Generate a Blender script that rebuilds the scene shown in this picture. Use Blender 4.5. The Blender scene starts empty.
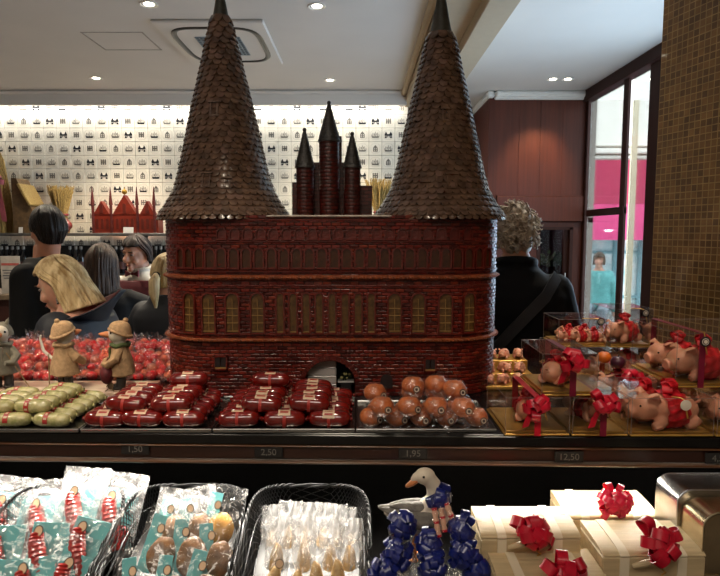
import bpy, math, random
from math import pi, sin, cos, radians, sqrt, atan2, exp
from mathutils import Vector, Matrix, noise
R = random.Random(11)
S = bpy.context.scene
COL = S.collection
V = Vector
# ------------------------------------------------------------------ camera
CAMZ = 1.55; FPX = 590.0; PITCH = math.atan(56/590)
CP, SP = cos(PITCH), sin(PITCH)
def ray(px, py):
    a = (px-360)/FPX; b = (288-py)/FPX
    return V((a, CP + b*SP, b*CP - SP))
def at(px, py, Y):
    d = ray(px, py); return V((0, 0, CAMZ)) + d*(Y/d.y)
def atz(px, py, z):
    d = ray(px, py); return V((0, 0, CAMZ)) + d*((z-CAMZ)/d.z)
def proj(p):
    dx, dy, dz = p[0], p[1], p[2]-CAMZ
    f = dy*CP - dz*SP; u = dy*SP + dz*CP
    return (360+FPX*dx/f, 288-FPX*u/f)
cam = bpy.data.cameras.new('camera'); camo = bpy.data.objects.new('camera', cam); COL.objects.link(camo)
camo.location = (0, 0, CAMZ); camo.rotation_euler = (pi/2-PITCH, 0, 0)
cam.sensor_width = 36; cam.lens = 36*FPX/720; cam.clip_start = .05
S.camera = camo
# ------------------------------------------------------------------ materials
def lin(c):
    if isinstance(c, str):
        c = c.lstrip('#'); c = [int(c[i:i+2], 16)/255 for i in (0, 2, 4)]
    return tuple((x/12.92 if x <= .04045 else ((x+.055)/1.055)**2.4) for x in c) + (1,)
def nt_of(name):
    m = bpy.data.materials.new(name); m.use_nodes = True
    nt = m.node_tree; nt.nodes.clear()
    out = nt.nodes.new('ShaderNodeOutputMaterial')
    return m, nt, out
def N(nt, kind, **kw):
    n = nt.nodes.new(kind)
    for k, v in kw.items():
        if k in n.inputs: n.inputs[k].default_value = v
        else: setattr(n, k, v)
    return n
def L(nt, a, b): nt.links.new(a, b)
def mat(name, col, rough=.5, metal=0., var=.12, vscale=20., bump=0., bscale=60., emit=0., coat=0., spec=.5, trans=0., sss=0., stretch=(1,1,1), col2=None, sheen=0.):
    m, nt, out = nt_of(name)
    b = N(nt, 'ShaderNodeBsdfPrincipled')
    c = lin(col); c2 = lin(col2) if col2 else tuple(x*(1-2*var) for x in c[:3])+(1,)
    tc = N(nt, 'ShaderNodeTexCoord'); mp = N(nt, 'ShaderNodeMapping'); mp.inputs['Scale'].default_value = stretch
    L(nt, tc.outputs['Object'], mp.inputs['Vector'])
    no = N(nt, 'ShaderNodeTexNoise', Scale=vscale, Detail=4.); L(nt, mp.outputs[0], no.inputs['Vector'])
    rp = N(nt, 'ShaderNodeValToRGB'); rp.color_ramp.elements[0].position = .35; rp.color_ramp.elements[1].position = .65
    rp.color_ramp.elements[0].color = c2; rp.color_ramp.elements[1].color = c
    L(nt, no.outputs['Fac'], rp.inputs['Fac']); L(nt, rp.outputs['Color'], b.inputs['Base Color'])
    b.inputs['Roughness'].default_value = rough; b.inputs['Metallic'].default_value = metal
    b.inputs['Coat Weight'].default_value = coat; b.inputs['Specular IOR Level'].default_value = spec
    b.inputs['Transmission Weight'].default_value = trans
    b.inputs['Coat Roughness'].default_value = .12
    if sheen: b.inputs['Sheen Weight'].default_value = sheen
    if sss:
        b.inputs['Subsurface Weight'].default_value = sss; b.inputs['Subsurface Scale'].default_value = .01
    if emit:
        b.inputs['Emission Color'].default_value = c; b.inputs['Emission Strength'].default_value = emit
    if bump:
        n2 = N(nt, 'ShaderNodeTexNoise', Scale=bscale, Detail=3.); L(nt, mp.outputs[0], n2.inputs['Vector'])
        bp = N(nt, 'ShaderNodeBump', Strength=bump, Distance=.005)
        L(nt, n2.outputs['Fac'], bp.inputs['Height']); L(nt, bp.outputs[0], b.inputs['Normal'])
    L(nt, b.outputs[0], out.inputs[0])
    return m
def film(name, tint='#ffffff', lo=.08, hi=.5, scale=40., rough=.12, white=.5):
    """clear crinkled plastic: see-through, with glossy and milky streaks"""
    m, nt, out = nt_of(name)
    tr = N(nt, 'ShaderNodeBsdfTransparent', Color=lin(tint))
    gl = N(nt, 'ShaderNodeBsdfGlossy', Color=(1, 1, 1, 1), Roughness=rough)
    df = N(nt, 'ShaderNodeBsdfDiffuse', Color=(.85, .85, .85, 1))
    mx = N(nt, 'ShaderNodeMixShader', Fac=white); L(nt, gl.outputs[0], mx.inputs[1]); L(nt, df.outputs[0], mx.inputs[2])
    tc = N(nt, 'ShaderNodeTexCoord'); no = N(nt, 'ShaderNodeTexNoise', Scale=scale, Detail=3., Distortion=1.5)
    L(nt, tc.outputs['Object'], no.inputs['Vector'])
    mr = N(nt, 'ShaderNodeMapRange'); mr.inputs['From Min'].default_value = .45; mr.inputs['From Max'].default_value = .75
    mr.inputs['To Min'].default_value = lo; mr.inputs['To Max'].default_value = hi
    L(nt, no.outputs['Fac'], mr.inputs['Value'])
    bp = N(nt, 'ShaderNodeBump', Strength=.45, Distance=.006); L(nt, no.outputs['Fac'], bp.inputs['Height'])
    L(nt, bp.outputs[0], gl.inputs['Normal'])
    m2 = N(nt, 'ShaderNodeMixShader'); L(nt, mr.outputs[0], m2.inputs['Fac']); L(nt, tr.outputs[0], m2.inputs[1]); L(nt, mx.outputs[0], m2.inputs[2])
    L(nt, m2.outputs[0], out.inputs[0]); return m
def acrylic(name, tint='#fafafa', base=.03, top=.55):
    m, nt, out = nt_of(name)
    tr = N(nt, 'ShaderNodeBsdfTransparent', Color=lin(tint)); gl = N(nt, 'ShaderNodeBsdfGlossy', Roughness=.04, Color=(1, 1, 1, 1))
    lw = N(nt, 'ShaderNodeLayerWeight', Blend=.35); mr = N(nt, 'ShaderNodeMapRange')
    mr.inputs['To Min'].default_value = base; mr.inputs['To Max'].default_value = top
    L(nt, lw.outputs['Fresnel'], mr.inputs['Value'])
    mx = N(nt, 'ShaderNodeMixShader'); L(nt, mr.outputs[0], mx.inputs['Fac']); L(nt, tr.outputs[0], mx.inputs[1]); L(nt, gl.outputs[0], mx.inputs[2])
    L(nt, mx.outputs[0], out.inputs[0]); return m
def brickmat(name, c1, c2, mortar, bw, rh, mw, rough=.35, bump=.6, coat=.2, metal=0., offset=.5, vary=0.):
    """bricks or tiles laid out in UV metres"""
    m, nt, out = nt_of(name); b = N(nt, 'ShaderNodeBsdfPrincipled', Roughness=rough, Metallic=metal)
    b.inputs['Coat Weight'].default_value = coat
    uv = N(nt, 'ShaderNodeUVMap'); bt = N(nt, 'ShaderNodeTexBrick', Color1=lin(c1), Color2=lin(c2), Mortar=lin(mortar))
    bt.offset = offset; bt.inputs['Scale'].default_value = 1; bt.inputs['Mortar Size'].default_value = mw
    bt.inputs['Brick Width'].default_value = bw; bt.inputs['Row Height'].default_value = rh; bt.inputs['Mortar Smooth'].default_value = .3
    L(nt, uv.outputs[0], bt.inputs['Vector']); 
    no = N(nt, 'ShaderNodeTexNoise', Scale=14., Detail=5.); L(nt, uv.outputs[0], no.inputs['Vector'])
    mx = N(nt, 'ShaderNodeMix', data_type='RGBA', blend_type='MULTIPLY'); mx.inputs['Factor'].default_value = .55
    rp = N(nt, 'ShaderNodeValToRGB'); rp.color_ramp.elements[0].position = .35; rp.color_ramp.elements[1].position = .7
    rp.color_ramp.elements[0].color = (.35, .35, .35, 1)
    L(nt, no.outputs['Fac'], rp.inputs['Fac']); L(nt, bt.outputs['Color'], mx.inputs['A']); L(nt, rp.outputs['Color'], mx.inputs['B'])
    L(nt, mx.outputs['Result'], b.inputs['Base Color'])
    iv = N(nt, 'ShaderNodeMath', operation='SUBTRACT'); iv.inputs[0].default_value = 1; L(nt, bt.outputs['Fac'], iv.inputs[1])
    ad = N(nt, 'ShaderNodeMath', operation='MULTIPLY_ADD'); n3 = N(nt, 'ShaderNodeTexNoise', Scale=180., Detail=2.); L(nt, uv.outputs[0], n3.inputs['Vector'])
    L(nt, n3.outputs['Fac'], ad.inputs[0]); ad.inputs[1].default_value = .35; L(nt, iv.outputs[0], ad.inputs[2])
    bp = N(nt, 'ShaderNodeBump', Strength=bump, Distance=.002); L(nt, ad.outputs[0], bp.inputs['Height']); L(nt, bp.outputs[0], b.inputs['Normal'])
    L(nt, b.outputs[0], out.inputs[0]); return m
# ------------------------------------------------------------------ mesh builder
class MB:
    def __init__(s): s.v = []; s.f = []; s.mi = []; s.uv = {}; s.m = 0
    def add(s, vs, fs, M=None, m=None):
        o = len(s.v)
        s.v += [tuple(M @ V(p)) if M is not None else tuple(p) for p in vs]
        s.f += [tuple(i+o for i in f) for f in fs]; s.mi += [s.m if m is None else m]*len(fs)
        return s
    def box(s, c, d, M=None, m=None):
        x, y, z = (k/2 for k in d); c = V(c)
        vs = [c+V((a*x, b*y, e*z)) for e in (-1, 1) for b in (-1, 1) for a in (-1, 1)]
        return s.add(vs, [(0,2,3,1),(4,5,7,6),(0,1,5,4),(2,6,7,3),(0,4,6,2),(1,3,7,5)], M, m)
    def rbox(s, c, d, r, M=None, m=None):
        """box with chamfered edges"""
        h = [k/2 for k in d]; c = V(c); vs = []; idx = {}
        for sx in (-1, 1):
            for sy in (-1, 1):
                for sz in (-1, 1):
                    for ax in range(3):
                        p = [sx*(h[0]-r), sy*(h[1]-r), sz*(h[2]-r)]; p[ax] += (sx, sy, sz)[ax]*r
                        idx[(sx, sy, sz, ax)] = len(vs); vs.append(c+V(p))
        fs = []
        for ax in range(3):
            o = [i for i in range(3) if i != ax]
            for sg in (-1, 1):
                q = []
                for a, b in ((-1,-1),(1,-1),(1,1),(-1,1)):
                    k = [0, 0, 0]; k[ax] = sg; k[o[0]] = a; k[o[1]] = b; q.append(idx[(*k, ax)])
                fl = (sg > 0) ^ (ax == 1); fs.append(tuple(q) if fl else tuple(q[::-1]))
            for a in (-1, 1):
                for b in (-1, 1):
                    q = []
                    for t, w in ((-1, o[0]), (1, o[0]), (1, o[1]), (-1, o[1])):
                        k = [0, 0, 0]; k[ax] = t; k[o[0]] = a; k[o[1]] = b; q.append(idx[(*k, w)])
                    fs.append(tuple(q))
        for sx in (-1, 1):
            for sy in (-1, 1):
                for sz in (-1, 1): fs.append(tuple(idx[(sx, sy, sz, a)] for a in range(3)))
        return s.add(vs, fs, M, m)
    def grid(s, fn, nu, nv, M=None, m=None, cu=False, cv=False):
        vs = [fn(i/nu, j/nv) for j in range(nv+(0 if cv else 1)) for i in range(nu+(0 if cu else 1))]
        W = nu+(0 if cu else 1); H = nv+(0 if cv else 1); fs = []
        for j in range(nv):
            for i in range(nu): fs.append((j*W+i, j*W+(i+1) % W, ((j+1) % H)*W+(i+1) % W, ((j+1) % H)*W+i))
        return s.add(vs, fs, M, m)
    def ell(s, c, r, nu=16, nv=10, M=None, fn=None, m=None):
        c = V(c); r = (r, r, r) if isinstance(r, (int, float)) else r
        vs = [V((0, 0, -1))]
        for j in range(1, nv):
            t = pi*j/nv-pi/2
            for i in range(nu):
                a = 2*pi*i/nu; vs.append(V((cos(t)*cos(a), cos(t)*sin(a), sin(t))))
        vs.append(V((0, 0, 1)))
        fs = [(0, 1+(i+1) % nu, 1+i) for i in range(nu)]
        for j in range(nv-2):
            for i in range(nu):
                a = 1+j*nu; fs.append((a+i, a+(i+1) % nu, a+nu+(i+1) % nu, a+nu+i))
        a = 1+(nv-2)*nu; fs += [(a+i, a+(i+1) % nu, len(vs)-1) for i in range(nu)]
        out = []
        for p in vs:
            q = V((p.x*r[0], p.y*r[1], p.z*r[2]))
            if fn: q = fn(q, p)
            out.append(q+c)
        return s.add(out, fs, M, m)
    def lathe(s, prof, n=24, M=None, m=None, c=(0, 0, 0), caps=True):
        c = V(c); vs = []; fs = []
        for r, z in prof:
            for i in range(n):
                a = 2*pi*i/n; vs.append(c+V((r*cos(a), r*sin(a), z)))
        for j in range(len(prof)-1):
            for i in range(n): fs.append((j*n+i, j*n+(i+1) % n, (j+1)*n+(i+1) % n, (j+1)*n+i))
        if caps: fs.append(tuple(range(n))[::-1]); fs.append(tuple((len(prof)-1)*n+i for i in range(n)))
        return s.add(vs, fs, M, m)
    def tube(s, path, r, n=8, M=None, m=None, closed=False, flat=None):
        P = [V(p) for p in path]; k = len(P); rs = r if isinstance(r, (list, tuple)) else [r]*k
        vs = []; up = None
        for i in range(k):
            a = P[(i-1) % k] if (closed or i) else P[0]; b = P[(i+1) % k] if (closed or i < k-1) else P[-1]
            t = (b-a).normalized() if (b-a).length > 1e-9 else V((0, 0, 1))
            if up is None:
                up = V((0, 0, 1)) if abs(t.z) < .9 else V((0, 1, 0))
            sd = t.cross(up)
            if sd.length < 1e-6: sd = t.cross(V((1, 0, 0)))
            sd.normalize(); up = sd.cross(t).normalized()
            for q in range(n):
                g = 2*pi*q/n; vs.append(P[i]+sd*(cos(g)*rs[i])+up*(sin(g)*rs[i]*(flat or 1)))
        fs = []
        for i in range(k if closed else k-1):
            for q in range(n):
                j = (i+1) % k; fs.append((i*n+q, i*n+(q+1) % n, j*n+(q+1) % n, j*n+q))
        if not closed: fs.append(tuple(range(n))[::-1]); fs.append(tuple((k-1)*n+q for q in range(n)))
        return s.add(vs, fs, M, m)
    def prism(s, poly, y0, y1, M=None, m=None):
        """polygon in the xz plane, thick along y"""
        n = len(poly); vs = [V((p[0], y0, p[1])) for p in poly]+[V((p[0], y1, p[1])) for p in poly]
        fs = [tuple(range(n)), tuple(range(2*n-1, n-1, -1))]+[(i, i+n, (i+1) % n+n, (i+1) % n) for i in range(n)]
        return s.add(vs, fs, M, m)
    def strip(s, path, width, th=.0006, M=None, m=None):
        """ribbon: path of (point, side-vector)"""
        vs = []; fs = []; k = len(path)
        for i, (p, sd) in enumerate(path):
            a = path[max(0, i-1)][0]; b = path[min(k-1, i+1)][0]
            nn = (V(b)-V(a)).cross(V(sd)); nn = nn.normalized()*th if nn.length > 1e-12 else V((0, 0, th))
            w = V(sd).normalized()*(width/2 if not callable(width) else width(i/(k-1))/2)
            p = V(p); vs += [p-w-nn, p+w-nn, p+w+nn, p-w+nn]
        for i in range(k-1):
            for q in range(4): fs.append((i*4+q, i*4+(q+1) % 4, i*4+4+(q+1) % 4, i*4+4+q))
        fs += [(3, 2, 1, 0), tuple((k-1)*4+q for q in range(4))]
        return s.add(vs, fs, M, m)
    def mesh(s, name, mats, smooth=35):
        me = bpy.data.meshes.new(name); me.from_pydata(s.v, [], s.f)
        for m in (mats if isinstance(mats, (list, tuple)) else [mats]): me.materials.append(m)
        if any(s.mi): me.polygons.foreach_set('material_index', s.mi)
        finish(me, smooth)
        if s.uv:
            ul = me.uv_layers.new(name='UVMap')
            for lp in me.loops: ul.data[lp.index].uv = s.uv.get(lp.vertex_index, (0, 0))
        return me
    def build(s, name, mats, parent=None, smooth=35, off=None):
        if parent is not None:
            w = wloc(parent); s.v = [(p[0]-w.x, p[1]-w.y, p[2]-w.z) for p in s.v] if off is None else s.v
        return link(name, s.mesh(name, mats, smooth), parent)
    def part(s, name, mats, parent, smooth=35): return s.build(name, mats, parent, smooth, off=1)
def finish(me, smooth=35):
    if smooth:
        me.polygons.foreach_set('use_smooth', [True]*len(me.polygons))
        try: me.set_sharp_from_angle(angle=radians(smooth))
        except Exception: pass
    me.validate(); me.update()
def link(name, me, parent=None):
    o = bpy.data.objects.new(name, me); COL.objects.link(o)
    if parent is not None: o.parent = parent
    return o
def wloc(o):
    l = V(o.location)
    while o.parent is not None: o = o.parent; l += V(o.location)
    return l
def fuse(mb, voxel, iters=4, name='body', mats=None, fac=.5):
    """one continuous surface from overlapping volumes"""
    me = bpy.data.meshes.new('tmp'); me.from_pydata(mb.v, [], mb.f)
    o = bpy.data.objects.new('tmp', me); COL.objects.link(o)
    rm = o.modifiers.new('r', 'REMESH'); rm.mode = 'VOXEL'; rm.voxel_size = voxel
    if iters:
        sm = o.modifiers.new('s', 'SMOOTH'); sm.iterations = iters; sm.factor = fac
    dg = bpy.context.evaluated_depsgraph_get(); dg.update()
    nm = bpy.data.meshes.new_from_object(o.evaluated_get(dg)); nm.name = name
    bpy.data.objects.remove(o); bpy.data.meshes.remove(me)
    nm.materials.clear()
    for m in (mats if isinstance(mats, (list, tuple)) else [mats]): nm.materials.append(m)
    finish(nm, 60); return nm
def each(name, mats, parent, fns, smooth=35):
    """one mesh object for every piece"""
    r = []
    for fn in fns: mb = MB(); fn(mb); r.append(mb.part(name, mats, parent, smooth))
    return r
def thing(name, label, cat, loc=(0, 0, 0), rz=0., group=None):
    o = bpy.data.objects.new(name, None); o.empty_display_size = .05; COL.objects.link(o)
    o.location = loc; o.rotation_euler = (0, 0, rz); return tag(o, label, cat, group)
def tag(o, label, cat, group=None):
    o['label'] = label; o['category'] = cat
    if group: o['group'] = group
    return o
def struct(o):
    o['kind'] = 'structure'; return o
KIDS = {}
def dup(root, loc, rot=None, label=None, scale=None):
    def cp(o, par):
        c = o.copy(); COL.objects.link(c)
        if par is not None: c.parent = par
        for ch in list(o.children): cp(ch, c)
        return c
    c = cp(root, None); c.location = loc
    if rot is not None: c.rotation_euler = rot
    if scale is not None: c.scale = (scale,)*3 if isinstance(scale, (int, float)) else scale
    if label: c['label'] = label
    return c
ORD = ['first', 'second', 'third', 'fourth', 'fifth', 'sixth', 'seventh', 'eighth', 'ninth', 'tenth', 'eleventh', 'twelfth']
def TR(x, y, z): return Matrix.Translation((x, y, z))
def RX(a): return Matrix.Rotation(a, 4, 'X')
def RY(a): return Matrix.Rotation(a, 4, 'Y')
def RZ(a): return Matrix.Rotation(a, 4, 'Z')
def SC(x, y, z): return Matrix.Diagonal((x, y, z, 1))
def arch_poly(w, h, n=10, x0=0., z0=0.):
    """round-headed outline, w wide, h high from its sill"""
    r = w/2; zs = z0+h-r
    return [(x0-r, z0), (x0+r, z0)]+[(x0+r*cos(pi*i/n), zs+r*sin(pi*i/n)) for i in range(n+1)]
def bow_loops(mb, c, size, n, width, axis=(0, -1, 0), seed=0, spread=1.3, m=None, dens=10):
    """pulled bow: n ribbon loops fanning out round an axis"""
    q = random.Random(seed); ax = V(axis).normalized(); a0 = ax.orthogonal().normalized(); b0 = ax.cross(a0); c = V(c)
    for i in range(n):
        ph = 2*pi*i*.618+q.uniform(-.2, .2); el = q.uniform(.05, spread)*(.35+.65*((i+.5)/n))
        d = (a0*cos(ph)+b0*sin(ph))*sin(el)+ax*cos(el); sd = d.cross(ax)
        sd = sd.normalized() if sd.length > .05 else a0
        sd = (sd+d.cross(sd)*q.uniform(-.5, .5)).normalized(); nn = sd.cross(d).normalized(); Lg = size*q.uniform(.8, 1.1); wd = size*.34
        path = []
        for k in range(dens+1):
            t = k/dens; path.append((c+d*(Lg*sin(pi*t)**.7)+nn*(wd*sin(2*pi*t)*(.6+.4*sin(pi*t))), sd))
        mb.strip(path, width, .0005, m=m)
    return mb
SKY, COVE, RAIL, CSPOT, PSPOT, TSPOT, SHOP_FILL, DAY_FILL, EXPO = 5.5, 44, 10, 150, 45, 52, 52, 75, 0.0
# ------------------------------------------------------------------ the setting
CEIL = 3.05; YB = 6.7; XW = 2.45
m_floor = brickmat('floor_stone', '#a0958a', '#968b80', '#6c645c', .6, .6, .006, rough=.4, bump=.2, offset=0)
m_ceil = mat('ceiling_paint', '#cfcac4', .85, var=.02, vscale=2)
m_trim = mat('trim_paint', '#d2cdc6', .7, var=.02, vscale=3)
m_wall = mat('plaster', '#a89f94', .85, var=.04, vscale=3, bump=.1)
m_wood = mat('wood_panel', '#54291c', .45, spec=.25, var=.13, vscale=5, stretch=(9, 9, .35), bump=.08, bscale=30)
m_wooddk = mat('wood_frame', '#341c17', .6, spec=.2, var=.1, vscale=6, stretch=(6, 6, .6))
m_tile = mat('glazed_tile', '#ded9cb', .22, var=.03, vscale=3, coat=.4)
m_grout = mat('grout', '#8d8676', .9, var=.05)
m_motif = mat('tile_ink', '#75716a', .35, var=.1)
m_motif2 = mat('tile_ink_dark', '#23252b', .35, var=.1)
m_motif3 = mat('tile_line', '#b9b4a8', .35, var=.05)
m_black = mat('black_lacquer', '#0b0a0a', .35, var=.1)
m_dark = mat('dark_board', '#141110', .6, var=.1)
m_white = mat('white_plastic', '#dcd9d2', .4, var=.02)
m_glow = mat('lamp_diffuser', '#fff3dc', .5, var=0, emit=14)

f = MB(); f.add([(-4.6, -2, 0), (XW, -2, 0), (XW, 8, 0), (-4.6, 8, 0)], [(0, 1, 2, 3)])
f.uv = {0: (0, 0), 1: (7, 0), 2: (7, 10), 3: (0, 10)}
struct(f.build('floor', m_floor, smooth=0))
c = MB(); c.box((-1.0, 3, CEIL+.05), (7.4, 10.2, .1)); struct(c.build('ceiling', m_ceil, smooth=0))
b = MB(); b.rbox((.82, 3, 2.955), (.18, 10, .21), .004); b.rbox((.615, 3, 2.99), (.24, 10, .12), .004); b.rbox((.47, 3, 3.02), (.06, 10, .06), .02)
struct(b.build('trim_beam', mat('beam_paint', '#a8977f', .85, var=.02), smooth=0))
w = MB(); w.box((-4.65, 3, 1.525), (.1, 10, 3.05)); struct(w.build('wall_left', m_wall, smooth=0))
w = MB(); w.box((-1.1, -2.05, 1.525), (7.2, .1, 3.05)); struct(w.build('wall_front', m_wall, smooth=0))
w = MB(); w.box((1, 8.05, 1.525), (3.4, .1, 3.05)); struct(w.build('wall_far', m_wall, smooth=0))
# tiled back wall: every tile raised from the grout and printed with one of four small pictures
w = MB(); w.box((-1.99, YB+.06, 1.525), (5.22, .1, 3.05), m=0)
tw, thh = .1447, .1495
x_ref = at(8.5+12.9*2, 200, YB).x; z_ref = at(360, 114.2, YB).z
def P4(x0, z0, x1, z1): return [(x0, z0), (x1, z0), (x1, z1), (x0, z1)]
def motif(k):
    if k == 'ship':
        return [[(-.030, -.030), (.030, -.030), (.038, -.014), (-.038, -.014)], P4(-.027, -.014, -.022, .018), P4(-.0025, -.014, .0025, .030), P4(.020, -.014, .025, .02), P4(-.037, -.014, -.033, .002), P4(.033, -.014, .037, .004), P4(-.014, -.008, -.008, .014), P4(.008, -.006, .013, .016)]
    if k == 'gate':
        return [P4(-.034, -.032, -.016, -.015), P4(.016, -.032, .034, -.015), P4(-.036, -.010, .036, .006), [(-.036, .006), (-.010, .006), (-.023, .032)], [(.010, .006), (.036, .006), (.023, .032)], P4(-.012, -.024, -.006, -.012), P4(.006, -.024, .012, -.012)]
    if k == 'hash':
        return [P4(-.026, -.026, -.016, .026), P4(-.005, -.026, .005, .026), P4(.016, -.026, .026, .026), P4(-.026, -.006, .026, .006), P4(-.020, .014, .020, .019), P4(-.020, -.019, .020, -.014)]
    return [[(-.022, .006), (.022, .006), (0, .034)], P4(-.022, -.030, -.013, .006), P4(-.005, -.030, .005, .006), P4(.013, -.030, .022, .006), P4(-.022, -.030, .022, -.024), P4(-.022, -.012, .022, -.007)]
SEQ = ['gate', 'hash', 'ship', 'house', 'ship']
for r_ in range(-2, 12):
    for k in range(-14, 34):
        xc = x_ref+(k+.5)*tw-.0*r_; zc = z_ref-(r_-.5)*thh
        if xc < -4.55 or xc > .56 or zc > 3.0: continue
        w.rbox((xc, YB+.006, zc), (tw-.004, .014, thh-.004), .002, m=1)
        q = .052; o = .030; yy = YB-.0022
        ring = [(-q, -o), (-o, -q), (o, -q), (q, -o), (q, o), (o, q), (-o, q), (-q, o)]
        for i in range(8):
            a, bb = ring[i], ring[(i+1) % 8]
            w.add([(xc+a[0], yy, zc+a[1]), (xc+bb[0], yy, zc+bb[1]), (xc+bb[0]*.95, yy, zc+bb[1]*.95), (xc+a[0]*.95, yy, zc+a[1]*.95)], [(0, 1, 2, 3)], m=4)
        kind = SEQ[(k-r_) % 5]
        for pl in motif(kind):
            w.add([(xc+p[0]*1.15, yy-.0006, zc+p[1]*1.15) for p in pl], [tuple(range(len(pl)))], m=3 if kind == 'gate' or (kind == 'ship' and R.random() < .3) else 2)
struct(w.build('wall_back', [m_grout, m_tile, m_motif, m_motif2, m_motif3], smooth=0))
v = MB(); v.rbox((-2.05, 6.475, 2.975), (5.1, .05, .15), .008); v.rbox((-2.05, 6.45, 3.03), (5.1, .09, .04), .015)
struct(v.build('trim_cove', m_trim, smooth=0))
# wood panelled wall with the doorway in it
w = MB(); X0, X1 = 1.49, XW; dl, dr, dt = 1.95, 2.33, 1.60
w.box((.5*(X0+dl), 6.56, 1.5), (dl-X0, .12, 3.0)); w.box((.5*(dr+X1), 6.56, 1.5), (X1-dr, .12, 3.0)); w.box((.5*(dl+dr), 6.56, .5*(dt+3.0)), (dr-dl, .12, 3.0-dt))
w.box((1.44, 7.2, 1.5), (.1, 1.4, 3.0))
for xx in (1.72, 1.95, 2.19): w.box((xx, 6.4985, 2.46), (.004, .003, 1.02))
struct(w.build('wall_panelled', m_wood, smooth=0))
w = MB(); w.box((.5*(X0+X1), 6.49, 1.945), (X1-X0, .02, .014)); w.rbox((.5*(X0+X1), 6.485, 1.80), (X1-X0, .03, .27), .004)
struct(w.build('trim_lintel', m_wood, smooth=0))
w = MB(); w.rbox((1.97, 6.46, 3.015), (1.06, .09, .07), .02); w.rbox((1.97, 6.475, 2.975), (1.06, .05, .03), .01); w.rbox((1.40, 7.2, 3.015), (.09, 1.5, .07), .02)
struct(w.build('trim_crown', m_white, smooth=0))
d = MB()
for xx in (dl+.01, dr-.012): d.box((xx, 6.55, .8), (.035, .12, 1.6))
d.box((.5*(dl+dr), 6.55, 1.59), (dr-dl, .12, .03)); d.box((2.285, 6.56, .8), (.07, .06, 1.58))
do = struct(d.build('door_1', m_wooddk, smooth=0))
g = MB(); g.box((2.1, 6.57, .8), (.31, .006, 1.56)); g.part('door_glass', acrylic('door_glass', '#b9b2b4', .0, .12), do, 0)
h = MB(); h.tube([(2.262, 6.50, 1.10), (2.262, 6.50, .98)], .008); h.part('door_handle', mat('steel', '#b8b8b8', .3, 1.), do)
w = MB(); w.box((2.1, 7.9, 1.2), (1.2, .05, 2.4)); w.box((2.1, 7.2, 1.68), (.9, 1.4, .05)); w.box((2.42, 7.32, .9), (.05, 1.3, 1.8)); w.box((1.52, 7.32, .9), (.05, 1.3, 1.8))
struct(w.build('wall_vestibule', mat('vestibule_paint', '#54404c', .7), smooth=0))
# window wall
wn = MB(); 
def bar(y0, y1, z0, z1, x0=XW-.06, x1=XW+.06): wn.rbox(((x0+x1)/2, (y0+y1)/2, (z0+z1)/2), (x1-x0, y1-y0, z1-z0), .006)
bar(6.44, 6.5, 0, 3.05, XW-.02, XW+.02); bar(5.50, 5.60, 0, 3.05, XW-.015, XW+.015); bar(4.90, 5.09, 0, 3.05, XW-.02, XW+.02); bar(3.0, 3.15, 0, 3.05); bar(3.0, 6.5, 2.94, 3.05); bar(5.5, 6.4, 1.715, 1.785, XW-.02, XW+.02); bar(3.0, 6.5, 0, .35)
wo = struct(wn.build('window_1', m_wooddk, smooth=0))
g = MB()
for a, b_, z0, z1 in ((5.5, 6.4, .35, 1.72), (5.5, 6.4, 1.78, 2.94), (5.0, 5.42, .35, 2.94), (3.15, 4.9, .35, 2.94)): g.box((XW, (a+b_)/2, (z0+z1)/2), (.008, b_-a, z1-z0))
g.part('window_pane', acrylic('window_glass', '#f4f8f8', .02), wo, 0)
w = MB(); w.box((XW+.05, .5, 1.525), (.1, 5, 3.05)); w.box((XW+.05, 7.3, 1.525), (.1, 1.6, 3.05)); struct(w.build('wall_right', m_wall, smooth=0))
# mosaic pillar
p0 = at(650, 300, 2.45); p1 = at(718, 310, 2.13); A = V((p0.x, p0.y)); dv = (V((p1.x, p1.y))-A).normalized()
B = A+dv*1.1; nv = V((-dv.y, dv.x)); Cc = B+nv*.5; D = A+nv*.5
pm = MB(); pts = [A, B, Cc, D]; s0 = 0
for i in range(4):
    a, b_ = pts[i], pts[(i+1) % 4]; ln = (b_-a).length; o = len(pm.v)
    pm.add([(a.x, a.y, 0), (b_.x, b_.y, 0), (b_.x, b_.y, CEIL), (a.x, a.y, CEIL)], [(0, 1, 2, 3)])
    for j, u in enumerate(((s0, 0), (s0+ln, 0), (s0+ln, CEIL), (s0, CEIL))): pm.uv[o+j] = u
    s0 += ln
m_mosaic = brickmat('gold_mosaic', '#a67a45', '#755530', '#c7a366', .0262, .0262, .0022, rough=.3, bump=1.0, coat=.2, metal=.3, offset=0)
struct(pm.build('wall_pillar', m_mosaic, smooth=0))

# ------------------------------------------------------------------ ceiling fittings
def downlight(px, py, label, r=.045):
    p = atz(px, py, CEIL); t = thing('ceiling_light', label, 'light', (p.x, p.y, CEIL), group='recessed ceiling lights')
    a = MB(); a.lathe([(r*.72, -.001), (r*1.15, -.001), (r*1.3, -.006), (r*1.3, 0)], 24, caps=False); a.part('trim_ring', m_white, t)
    a = MB(); a.lathe([(r*.75, -.003), (r*.75, -.0005)], 24); a.part('lamp', m_glow, t); return p
DL = []
for px, py, lb in ((149, 4, 'recessed spotlight in the ceiling, up left of the air conditioner'), (96, 78, 'recessed spotlight in the ceiling over the tiled wall, left of the chocolate-shingled spire'),
                   (317, 6, 'recessed spotlight in the ceiling between the two spires, nearer one'), (330, 80, 'recessed spotlight in the ceiling between the two spires, farther one above the tiles'),
                   (553, 79, 'left one of the paired spotlights over the wood panelling'), (568, 79, 'right one of the paired spotlights over the wood panelling')):
    DL.append(downlight(px, py, lb))
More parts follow.
